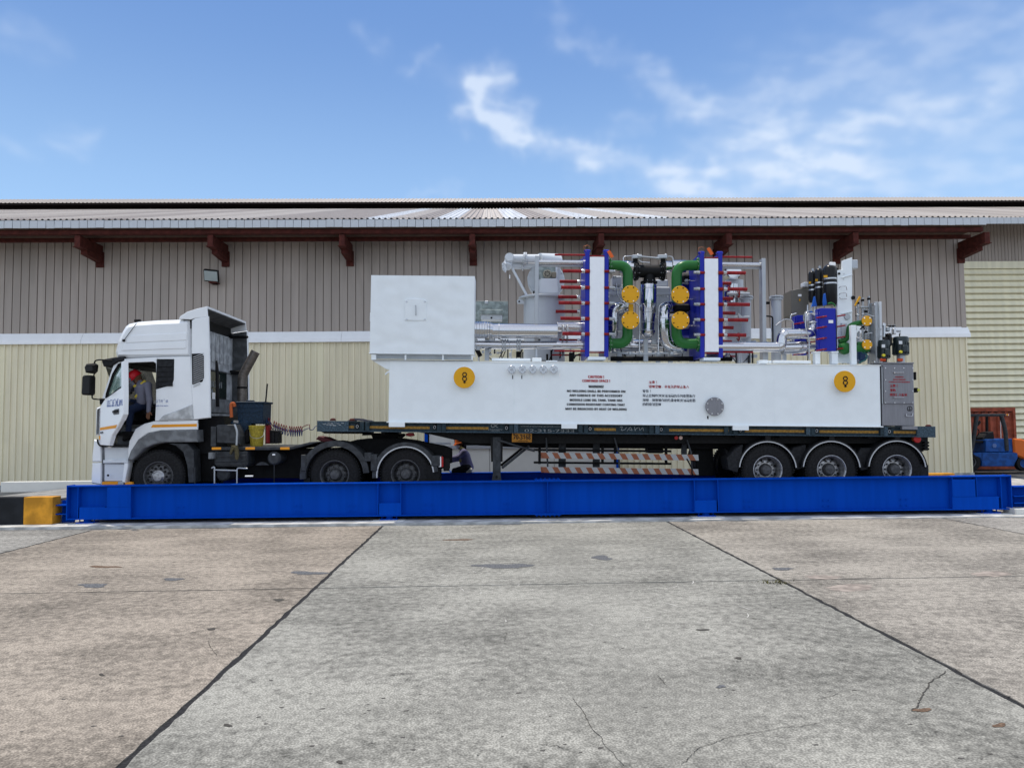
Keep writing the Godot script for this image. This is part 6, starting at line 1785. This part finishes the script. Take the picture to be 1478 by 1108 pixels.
func clutter():                                                      # the smaller lines, fittings and cables between the large pieces
	rng.seed = 77
	W(0, 0, 1)
	var metals := [M.galv, M.steel, M.chassis, M.grey, M.guard]
	for q in [[688, 842, 488, 518, 34], [884, 1008, 486, 519, 34], [1048, 1172, 492, 521, 26], [1212, 1300, 470, 522, 30]]:
		for k in q[4]:
			var x := rng.randf_range(q[0], q[1])
			var y := rng.randf_range(q[2], q[3] - 6)
			var d := rng.randf_range(.75, 1.9)
			var m: Material = metals[rng.randi() % 5]
			match rng.randi() % 5:
				0: rod([[x, y, d], [x, q[3] + 3, d]], rng.randf_range(.012, .03)); put("riser", m)
				1: rod([[x, y, d], [minf(x + rng.randf_range(8, 40), q[1]), y, d]], rng.randf_range(.012, .035)); put("small_line", m)
				2: bx(hit(x, y, d), Vector3(rng.randf_range(.05, .14), rng.randf_range(.05, .14), .1), .012); put("fitting", m)
				3:
					var c := hit(x, y, d)
					flange(c, Vector3(1, 0, 0) if rng.randf() < .6 else Vector3(0, 1, 0), rng.randf_range(.05, .09), .025, 6, m, M.steel)
				4: pipe([[x, y, d], [x + rng.randf_range(-14, 14), y + 6, d - .1], [x + rng.randf_range(-6, 6), q[3] + 2, d]], .010, .06, 6); put("cable", M.black)
	# impulse lines and gauges round the plate exchangers
	for q in [[884, 905, 400], [884, 900, 418], [988, 1006, 405], [986, 1008, 432], [890, 905, 445], [988, 1004, 470]]:
		pipe([[q[0], q[2], .8], [q[1], q[2], .8], [q[1], q[2] + 30, .9]], .010, .05, 6); put("impulse_line", M.steel)
		bx(hit(q[0] + 3, q[2], .78), Vector3(.07, .06, .06), .012); put("fitting", M.galv)
		disc(q[1], q[2] - 5, 3.2, .74, .04, 14, .004); put("gauge", M.plate)
	# vessels and lines behind the second exchanger
	cyl(hit(1060, 520, 1.9), hit(1060, 405, 1.9), .2, 22); put("vessel", M.grey)
	for y in [424, 458, 486]:
		cyl(hit(1050, y, 1.3), hit(1082, y, 1.3), .035, 10); put("small_line", M.galv)
		flange(hit(1066, y, 1.3), Vector3(1, 0, 0), .09, .03, 6, M.red if y != 458 else M.galv, M.steel)
	disc(1060, 392, 11, 1.6, .3, 24, .02); put("end_cover", M.clad)
	pipe([[1120, 470, .9], [1132, 460, .9], [1145, 462, .9], [1146, 500, .9]], .014, .08, 6); put("small_line", M.steel)
	for x in [1166, 1171, 1176]:
		rod([[x, 440, .7], [x, 468, .7]], .02); put("riser", M.steel)
		bx(hit(x, 452, .68), Vector3(.06, .08, .06), .012); put("fitting", mat(.01, .09, .40, .4) if x == 1171 else M.galv)
	for q in [[1238, 440, 470], [1246, 436, 500], [1257, 445, 510], [1262, 470, 515]]:
		rod([[q[0], q[1], 1.1], [q[0], q[2], 1.1]], .016); put("riser", M.steel)
		for k in 3:
			bx(hit(q[0], lerpf(q[1], q[2], (k + .5) / 3), 1.08), Vector3(.07, .05, .06), .012); put("fitting", M.galv if k != 1 else M.chassis)

# ------------------------------------------------------------------ things around
func office():
	fr = Transform3D(Basis(), Vector3(0, 0, -20.6)); W(0, 0, 1)
	var a := hit(613.5, 650, 0).x
	var b := hit(893, 650, 0).x
	thing("site_office", "pale site cabin with blue corner posts behind the trailer", "cabin", Transform3D(Basis(), Vector3((a + b) / 2, 0, -20.6)))
	fr = par.transform
	var l := b - a
	var sy := hit(700, 646, 0).y
	var top := 2.35
	for k in 3:
		bx(Vector3(-l / 2 + l * (k + .5) / 3, (sy + .1) / 2, -.06), Vector3(l / 3 - .012, sy - .1, .1), .004); put("wall_panel", M.office)
	bx(Vector3(0, sy + .02, .0), Vector3(l - .2, .09, .10), .006); put("sill", M.alu)
	bx(Vector3(0, sy + .13, -.03), Vector3(l - .2, .05, .06), .004); put("window_rail", M.alu)
	bx(Vector3(0, 2.2, -.06), Vector3(l - .2, .30, .1), .004); put("fascia", M.office)
	bx(Vector3(-l / 2 + .42, (sy + top) / 2, -.05), Vector3(.62, top - sy - .1, .08), .004); put("wall_panel", M.office)
	for x in [hit(653, 640, 0).x, hit(725, 640, 0).x, hit(797, 640, 0).x, hit(868, 640, 0).x]:
		bx(Vector3(x, (sy + top) / 2, -.02), Vector3(.09, top - sy - .1, .08), .004); put("mullion", M.office)
	var xs := [hit(653, 640, 0).x, hit(725, 640, 0).x, hit(797, 640, 0).x, hit(868, 640, 0).x]
	for k in 3:
		bx(Vector3((xs[k] + xs[k + 1]) / 2, (sy + top) / 2, -.07), Vector3(xs[k + 1] - xs[k] - .09, top - sy - .3, .012)); put("pane", M.panedark)
	for x in [-l / 2 + .03, l / 2 - .03]:
		for z in [0.0, -2.4]:
			bx(Vector3(x, 1.18, z), Vector3(.085, 2.36, .085), .006); put("corner_post", M.blue)
	bx(Vector3(0, 1.15, -2.4), Vector3(l - .1, 2.3, .08)); put("back_wall", M.office)
	for x in [-l / 2 + .03, l / 2 - .03]:
		bx(Vector3(x, 1.15, -1.2), Vector3(.06, 2.3, 2.3)); put("side_wall", M.office)
	bx(Vector3(0, 2.42, -1.2), Vector3(l + .3, .08, 2.8), .01); put("roof", M.galv)
func forklift():
	fr = Transform3D(); W(1318, 560, 5.54)
	var o := hit(690, 620, 26.4)
	thing("forklift", "blue forklift truck with an orange counterweight parked by the red container", "forklift", Transform3D(Basis(), Vector3(o.x, .12, -26.4)))
	fr = par.transform
	var h := par
	poly([548, 515, 840, 515, 842, 560, 820, 600, 812, 626, 552, 626], .0, 1.1, .02); put("chassis", M.fork)
	poly([580, 420, 610, 408, 800, 404, 806, 512, 580, 512], .1, .9, .03); put("engine_hood", M.fork)
	poly([760, 405, 812, 402, 812, 515, 760, 515], .08, .94, .02); put("side_panel", M.fork)
	poly([806, 402, 870, 404, 930, 425, 960, 470, 965, 560, 930, 580, 840, 545, 812, 520], .0, 1.1, .05); put("counterweight", M.forkorange)
	poly([480, 520, 560, 515, 556, 600, 540, 560, 500, 545], .0, 1.1, .02); put("cowl", M.fork)
	disc(655, 460, 18, .085, .02, 6); put("badge", mat(.10, .16, .35, .5))
	pipe([[468, 500, .1], [482, 430, .1], [512, 222, .1]], .07, .2, 8); put("guard_post", M.guard)
	pipe([[468, 500, 1.0], [482, 430, 1.0], [512, 222, 1.0]], .05, .2, 8); put("guard_post", M.guard)
	pipe([[708, 222, .1], [740, 330, .1], [752, 500, .1]], .07, .3, 8); put("guard_post", M.guard)
	pipe([[708, 222, 1.0], [740, 330, 1.0], [752, 500, 1.0]], .07, .3, 8); put("guard_post", M.guard)
	for d in [.08, .98]:
		B(450, 206, 745, 226, d, .08, .02); put("roof_rail", M.guard)
	for x in [470, 530, 590, 650, 710]:
		B(x, 208, x + 16, 222, .1, .95, .004); put("roof_bar", M.guard)
	poly([590, 228, 605, 228, 608, 350, 590, 350], .9, .08, .01); put("mast_rail", M.black)
	poly([560, 395, 575, 372, 600, 352, 650, 346, 658, 400, 640, 420, 560, 420], .35, .45, .04); put("seat", M.seat)
	poly([490, 425, 520, 420, 640, 418, 640, 436, 492, 440], .2, .8, .01); put("floor_plate", M.black)
	var ring := PackedVector3Array()
	var c := hit(505, 360, .5)
	for k in 17: ring.append(c + Vector3(cos(TAU * k / 16) * .10, sin(TAU * k / 16) * .14, sin(TAU * k / 16) * .08))
	tube(ring, .016, 6, false); put("steering_wheel", M.black)
	rod([[505, 360, .5], [480, 430, .5]], .02); put("steering_column", M.black)
	poly([515, 270, 540, 258, 548, 275, 528, 300, 512, 300], .1, .04, .01); put("mirror", M.black)
	disc(760, 214, 6, .1, .05, 10); put("lamp", M.orange)
	for q in [[470, 590, 78, .0], [470, 590, 78, .95], [895, 602, 62, .05], [895, 602, 62, .9]]:
		var w := holder("wheel", h, hit(q[0], q[1], q[3]))
		var r := absf(hit(q[0] + q[2], q[1], q[3]).x - hit(q[0], q[1], q[3]).x)
		lat(Transform3D(), [Vector2(r * .5, -.22), Vector2(r * .95, -.21), Vector2(r, -.17), Vector2(r, -.05), Vector2(r * .95, -.01), Vector2(r * .6, 0), Vector2(r * .5, -.03)], 32); put("tyre", M.rubber, w)
		lat(Transform3D(), [Vector2(r * .55, -.2), Vector2(r * .55, -.02), Vector2(r * .45, -.03), Vector2(r * .4, -.08), Vector2(.0, -.07)], 24); put("rim", M.fork if q[0] > 600 else M.rim, w)
	poly([370, 140, 400, 140, 400, 640, 370, 640], .3, .1, .01); put("mast", M.black)
	poly([100, 640, 380, 625, 380, 645, 100, 650], .3, .1, .004); put("fork", M.black)
func container():
	fr = Transform3D(); W(1318, 560, 5.54)
	var o := hit(845, 640, 28.6)
	thing("shipping_container", "rust red ribbed shipping container behind the forklift", "container", Transform3D(Basis(), Vector3(o.x - 1.22, .05, -28.6)))
	fr = par.transform
	var top := hit(700, 155, 0).y
	for x in [-1.17, 1.17]: bx(Vector3(x, top / 2, -.06), Vector3(.10, top, .12), .006); put("corner_post", M.box)
	for y in [top - .07, .07]: bx(Vector3(0, y, -.06), Vector3(2.24, .14, .12), .006); put("end_rail", M.box)
	strip(ribs(8, .28, [[0, 0], [.35, 0], [.5, -.045], [.85, -.045]]), -1.12, Vector3(0, .14, -.03), Vector3(0, top - .14, -.03), Vector3(0, 0, 1)); put("end_wall", M.box)
	bx(Vector3(0, top / 2, -1.2), Vector3(2.40, top - .04, 2.1), .01); put("container_body", M.box)
	for k in 9: bx(Vector3(-1.0 + k * .25, top - .16, .004), Vector3(.14, .03, .02)); put("rail_slot", M.dark)
	rod([[700, 220, -.03], [706, 420, -.03]], .012); put("lock_rod", M.plate)
	bx(hit(757, 214, -.04), Vector3(.10, .05, .02)); put("marker_plate", M.plate)

# ------------------------------------------------------------------ people: joints with radii, joined smoothly and meshed by surface nets
func figure(bones: Array, cell: float, k: float, cols: Array):          # bone: [a, b, ra, rb, colour index]; adds to S with vertex colours
	var lo := Vector3.INF
	var hi := -Vector3.INF
	for b in bones:
		var r := maxf(b[2], b[3]) + cell * 3
		lo = lo.min((b[0] as Vector3).min(b[1]) - Vector3.ONE * r); hi = hi.max((b[0] as Vector3).max(b[1]) + Vector3.ONE * r)
	var n := Vector3i(((hi - lo) / cell).ceil()) + Vector3i.ONE
	var f := PackedFloat32Array()
	f.resize(n.x * n.y * n.z); f.fill(1.0)
	var who := PackedByteArray()
	who.resize(f.size())
	var best := PackedFloat32Array()
	best.resize(f.size()); best.fill(1.0)
	for b in bones:
		var a: Vector3 = b[0]
		var ab: Vector3 = b[1] - a
		var ra: float = b[2]
		var dr: float = b[3] - ra
		var l2 := maxf(ab.length_squared(), 1e-9)
		var r := maxf(b[2], b[3]) + k + cell * 2
		var i0 := Vector3i(((a.min(b[1]) - Vector3.ONE * r - lo) / cell).floor()).max(Vector3i.ZERO)
		var i1 := Vector3i(((a.max(b[1]) + Vector3.ONE * r - lo) / cell).ceil()).min(n - Vector3i.ONE)
		for z in range(i0.z, i1.z + 1):
			for y in range(i0.y, i1.y + 1):
				var row := (z * n.y + y) * n.x
				for x in range(i0.x, i1.x + 1):
					var p := lo + Vector3(x, y, z) * cell - a
					var t := clampf(p.dot(ab) / l2, 0, 1)
					var d := (p - ab * t).length() - ra - dr * t
					var q := row + x
					if d < best[q]: best[q] = d; who[q] = b[4]
					var o := f[q]
					var hh := maxf(k - absf(o - d), 0.0) / k
					f[q] = minf(o, d) - hh * hh * k * 0.25
	var id := {}
	var vs := PackedVector3Array()
	var cs := []
	var sx := 1
	var sy := n.x
	var sz := n.x * n.y
	var corner := [0, sx, sy, sx + sy, sz, sx + sz, sy + sz, sx + sy + sz]
	for z in n.z - 1:
		for y in n.y - 1:
			for x in n.x - 1:
				var q := z * sz + y * sy + x
				var neg := 0
				for c in corner:
					if f[q + c] < 0: neg += 1
				if neg == 0 or neg == 8: continue
				var sum := Vector3.ZERO
				var m := 0
				for e in [[0, 1], [2, 3], [4, 5], [6, 7], [0, 2], [1, 3], [4, 6], [5, 7], [0, 4], [1, 5], [2, 6], [3, 7]]:
					var u := f[q + corner[e[0]]]
					var v := f[q + corner[e[1]]]
					if (u < 0) != (v < 0):
						var t := u / (u - v)
						var pa := Vector3(e[0] & 1, (e[0] >> 1) & 1, e[0] >> 2)
						var pb := Vector3(e[1] & 1, (e[1] >> 1) & 1, e[1] >> 2)
						sum += pa.lerp(pb, t); m += 1
				id[q] = vs.size()
				vs.append(lo + (Vector3(x, y, z) + sum / m) * cell)
				cs.append(who[q])
	gid += 1
	S.set_smooth_group(gid)
	for q in id:
		for ax in 3:
			var st: int = [sx, sy, sz][ax]
			var s1: int = [sy, sz, sx][ax]
			var s2: int = [sz, sx, sy][ax]
			var inside := f[q] < 0
			if inside == (f[q + st] < 0): continue
			if not (id.has(q - s1) and id.has(q - s2) and id.has(q - s1 - s2)): continue
			var w := [id[q], id[q - s1], id[q - s1 - s2], id[q - s2]]
			var dir := Vector3.ZERO
			dir[ax] = 1.0 if inside else -1.0
			for tr in [[0, 1, 2], [0, 2, 3]]:
				var va := vs[w[tr[0]]]
				var vb := vs[w[tr[1]]]
				var vc := vs[w[tr[2]]]
				var order := [tr[0], tr[1], tr[2]]
				if (va - vc).cross(va - vb).dot(dir) < 0: order = [tr[0], tr[2], tr[1]]
				for o in order: S.set_color(cols[cs[w[o]]]); S.add_vertex(vs[w[o]])
	S.set_smooth_group(-1)
	S.set_color(Color.WHITE)
func hand(at: Vector3, to: Vector3, palm_n: Vector3, cols: Array, curl := .5, size := .185):   # palm, four unequal fingers and a thumb that leaves the side of the palm
	var u := (to - at).normalized()
	var v := u.cross(palm_n).normalized()
	var w := v.cross(u).normalized()
	var b := []
	var k := size / .185
	for i in 4:
		var s := (i - 1.5) * .021 * k
		b.append([at + v * s * .6, at + u * .085 * k + v * s, .017 * k, .013 * k, 0])
		var l: float = [.066, .078, .072, .056][i] * k
		var p := at + u * .085 * k + v * s
		var d := u
		for j in 3:
			var e: Vector3 = p + d * l * [.48, .30, .24][j]
			b.append([p, e, (.0105 - .001 * j) * k, (.0095 - .001 * j) * k, 0])
			p = e
			d = (d * cos(curl * .8) - w * sin(curl * .8)).normalized()
	var t0 := at + v * -.03 * k + u * .02 * k
	var t1 := t0 + (u * .6 - v * .8).normalized() * .042 * k
	b.append([t0, t1, .015 * k, .012 * k, 0])
	b.append([t1, t1 + (u * .9 - v * .3 - w * .3).normalized() * .036 * k, .012 * k, .010 * k, 0])
	figure(b, .0045, .010, cols)
func head(c: Vector3, face: Vector3, up: Vector3, cols: Array):        # skull, jaw, nose, brow, ears, eye sockets and lips
	var f := face.normalized()
	var r := f.cross(up).normalized()
	var u := r.cross(f).normalized()
	var b := [[c + u * .03 - f * .02, c + u * .035 + f * .02, .088, .078, 0], [c - u * .02 + f * .03, c - u * .075 + f * .055, .062, .040, 0], [c + f * .088 + u * .01, c + f * .105 - u * .022, .010, .015, 0], [c + f * .080 + u * .032 - r * .03, c + f * .080 + u * .032 + r * .03, .012, .012, 0],
		[c + r * .075 + u * .015 - f * .012, c + r * .078 - u * .022 - f * .008, .014, .011, 0], [c - r * .075 + u * .015 - f * .012, c - r * .078 - u * .022 - f * .008, .014, .011, 0], [c + f * .088 - u * .047 - r * .018, c + f * .088 - u * .047 + r * .018, .009, .009, 2], [c - u * .06 - f * .02, c - u * .13 - f * .03, .055, .058, 0]]
	for s in [-1, 1]: b.append([c + f * .084 + u * .014 + r * .031 * s, c + f * .085 + u * .014 + r * .033 * s, .009, .009, 1])
	figure(b, .0065, .016, cols)
func helmet(c: Vector3, face: Vector3, up: Vector3, material: Material, called: String):
	var f := face.normalized()
	var r := f.cross(up).normalized()
	var u := r.cross(f).normalized()
	var xf := Transform3D(Basis(r, f, u), c)
	xf.basis = Basis(r * 1.0, f * 1.18, u)
	lat(xf, [Vector2(.0, .0), Vector2(.122, -.006), Vector2(.128, 0), Vector2(.120, .008), Vector2(.113, .03), Vector2(.106, .07), Vector2(.085, .115), Vector2(.05, .14), Vector2(0, .146)], 28)
	var o := put(called, material)
	o.position = Vector3.ZERO
	S.set_smooth_group(-1)
func peak(c: Vector3, face: Vector3, up: Vector3, material: Material):
	var f := face.normalized()
	var r := f.cross(up).normalized()
	var u := r.cross(f).normalized()
	var a := []
	for k in 9:
		var t := PI * k / 8
		a.append([c + r * cos(t) * .115 + f * sin(t) * .115, c + r * cos(t) * .10 + f * (.06 + sin(t) * .135) - u * .022])
	for k in 8:
		q4(a[k][0], a[k + 1][0], a[k + 1][1], a[k][1], u)
		q4(a[k][0] - u * .006, a[k + 1][0] - u * .006, a[k + 1][1] - u * .006, a[k][1] - u * .006, -u)
		q4(a[k][1], a[k + 1][1], a[k + 1][1] - u * .006, a[k][1] - u * .006, f)
	for k in 3:
		bx(c + u * (.135 - k * .0) + r * (k - 1) * .03 + f * .0, Vector3(.012, .012, .16), .004, Basis(r, u, f))
	put("helmet_peak", material)
func people():
	fr = Transform3D(); W(140, 500, 6.925)
	var skin := Color(.155, .075, .045)
	# ---- driver climbing out of the cab
	var base := hit(420, 700, 15.5)
	thing("person", "person in red hard hat and grey jacket climbing out of the truck's cab", "person", Transform3D(Basis(), base))
	fr = par.transform
	var p := func(x: float, y: float, d: float) -> Vector3: return hit(x, y, d - .3)
	var cols := [skin, Color(.15, .15, .19), Color(.010, .018, .045), Color(.01, .01, .011), Color(.50, .38, .04), Color(.22, .07, .06)]
	var hipc: Vector3 = p.call(480, 560, .42)
	var chest: Vector3 = p.call(455, 425, .40)
	var neck: Vector3 = p.call(432, 362, .40)
	var sn: Vector3 = p.call(505, 392, .26)
	var sf: Vector3 = p.call(400, 395, .58)
	var en: Vector3 = p.call(522, 535, .16)
	var hn: Vector3 = p.call(512, 672, .10)
	var ef: Vector3 = p.call(330, 430, .50)
	var hf: Vector3 = p.call(352, 372, .30)
	var kn: Vector3 = p.call(335, 630, .22)
	var an: Vector3 = p.call(308, 862, .20)
	var kf: Vector3 = p.call(330, 560, .60)
	var af: Vector3 = p.call(300, 760, .62)
	figure([[hipc, chest, .150, .155, 1], [hipc + Vector3(0, .02, .10), chest + Vector3(.03, 0, .10), .11, .10, 1], [chest, neck, .135, .070, 1], [chest, sn, .11, .078, 1], [chest, sf, .11, .075, 1],
		[sn, en, .072, .056, 1], [en, hn + Vector3(0, .05, 0), .056, .042, 1], [sf, ef, .070, .054, 1], [ef, hf, .054, .040, 1],
		[hipc + Vector3(0, -.05, .08), kn, .105, .075, 2], [kn, an, .074, .050, 2], [hipc + Vector3(0, -.05, -.08), kf, .10, .075, 2], [kf, af, .074, .05, 2],
		[an, p.call(272, 925, .17), .050, .042, 3], [an + Vector3(.02, -.05, 0), p.call(318, 915, .20), .045, .045, 3],
		[p.call(470, 352, .30), p.call(425, 400, .27), .035, .030, 4], [p.call(425, 400, .27), p.call(440, 450, .26), .028, .034, 4], [p.call(395, 400, .30), p.call(372, 398, .30), .026, .022, 4], [p.call(400, 492, .26), p.call(385, 500, .26), .03, .026, 4]], .014, .035, cols)
	hand(hn + Vector3(0, .05, 0), hn + Vector3(-.005, -.1, .02), Vector3(-.3, 0, 1), [skin], .35)
	hand(hf, hf + Vector3(-.02, .08, .05), Vector3(1, 0, .2), [Color(.16, .17, .19)], 1.0, .17)
	var hc: Vector3 = p.call(395, 318, .38)
	var face := Vector3(-.62, -.55, .45)
	head(hc, face, Vector3(-.35, 1, .1), [skin, Color(.02, .012, .01), Color(.11, .04, .035)])
	put("body", M.skin)
	helmet(hc + Vector3(-.028, .030, .01), face, Vector3(-.42, 1, .22), M.helmetred, "helmet")
	peak(hc + Vector3(-.028, .030, .01), face, Vector3(-.42, 1, .22), M.helmetred)
	# ---- worker kneeling on the far girder
	fr = Transform3D(); W(620, 600, 7.39)
	base = hit(380, 606, 18.0)
	thing("person", "person in orange hard hat and mask kneeling behind the truck's tail", "person", Transform3D(Basis(), base))
	fr = par.transform
	cols = [skin, Color(.15, .145, .24), Color(.012, .012, .016), Color(.55, .53, .48), Color(.50, .42, .16), Color(.03, .02, .02), Color(.72, .72, .74)]
	var hip := hit(398, 548, 0)
	var che := hit(368, 432, 0)
	var nk := hit(352, 352, 0)
	var s0 := hit(365, 388, -.14)
	var s1 := hit(358, 388, .17)
	figure([[hip, che, .135, .145, 1], [hip + Vector3(.05, 0, .0), che + Vector3(.05, -.1, 0), .11, .11, 1], [che, nk, .12, .065, 1], [che, s0, .10, .075, 1], [che, s1, .10, .075, 1],
		[s0, hit(300, 442, -.20), .070, .056, 1], [hit(300, 442, -.20), hit(232, 450, -.12), .054, .042, 1], [s1, hit(300, 460, .22), .070, .056, 1], [hit(300, 460, .22), hit(225, 484, .12), .054, .042, 1],
		[hip + Vector3(0, -.03, .09), hit(268, 590, -.12), .105, .075, 2], [hip + Vector3(0, -.03, -.09), hit(290, 585, .14), .105, .075, 2], [hit(268, 590, -.12), hit(395, 598, -.10), .060, .045, 2], [hit(290, 588, .14), hit(395, 598, .12), .060, .045, 2],
		[hit(400, 588, -.14), hit(436, 580, -.14), .042, .055, 3], [hit(400, 590, .12), hit(430, 586, .12), .040, .045, 3],
		[hit(335, 340, -.08), hit(360, 350, -.10), .028, .024, 4], [hit(335, 340, -.06), hit(330, 352, .04), .028, .024, 4], [hit(318, 462, -.12), hit(325, 490, -.13), .026, .020, 4]], .014, .035, cols)
	hand(hit(232, 450, -.12), hit(205, 455, -.10), Vector3(0, 1, 0), [skin], .8)
	hand(hit(225, 484, .12), hit(198, 488, .10), Vector3(0, 1, 0), [skin], .8)
	hc = hit(336, 302, -.0)
	face = Vector3(-1, -.22, .25)
	head(hc, face, Vector3(-.1, 1, 0), [skin, Color(.02, .012, .01), Color(.11, .04, .035)])
	figure([[hc + Vector3(-.075, -.035, .02), hc + Vector3(-.082, -.065, .02), .046, .040, 0], [hc + Vector3(-.05, -.04, .06), hc + Vector3(-.055, -.06, .055), .028, .024, 0]], .008, .02, [cols[6]])
	figure([[hc + Vector3(.06, .02, 0), hc + Vector3(.085, -.16, 0), .060, .040, 0], [hc + Vector3(.05, 0, .05), hc + Vector3(.06, -.09, .05), .03, .025, 0]], .010, .02, [Color(.008, .007, .008)])
	put("body", M.skin)
	helmet(hc + Vector3(-.01, .040, .0), face, Vector3(-.08, 1, 0), M.helmetorange, "helmet")
	peak(hc + Vector3(-.01, .040, .0), face, Vector3(-.08, 1, 0), M.helmetorange)
	fr = Transform3D()
	var ln := hit(200, 590, 17.9)
	thing("blue_strap", "bright blue strap end lying on the far girder beside the kneeling person", "strap", Transform3D(Basis(), ln))
	fr = par.transform
	pipe([[150, 560, .1], [205, 575, .1], [235, 605, 0]], .018, .05, 6); put("webbing", mat(.02, .10, .45, .5))

func _ready():
	materials_first()
	light_and_lens()
	yard()
	warehouse()
	weighbridge()
	tractor()
	loads_behind_cab()
	flatbed()
	module()
	office()
	forklift()
	container()
	people()
func materials_first():
	beg()
	materials()
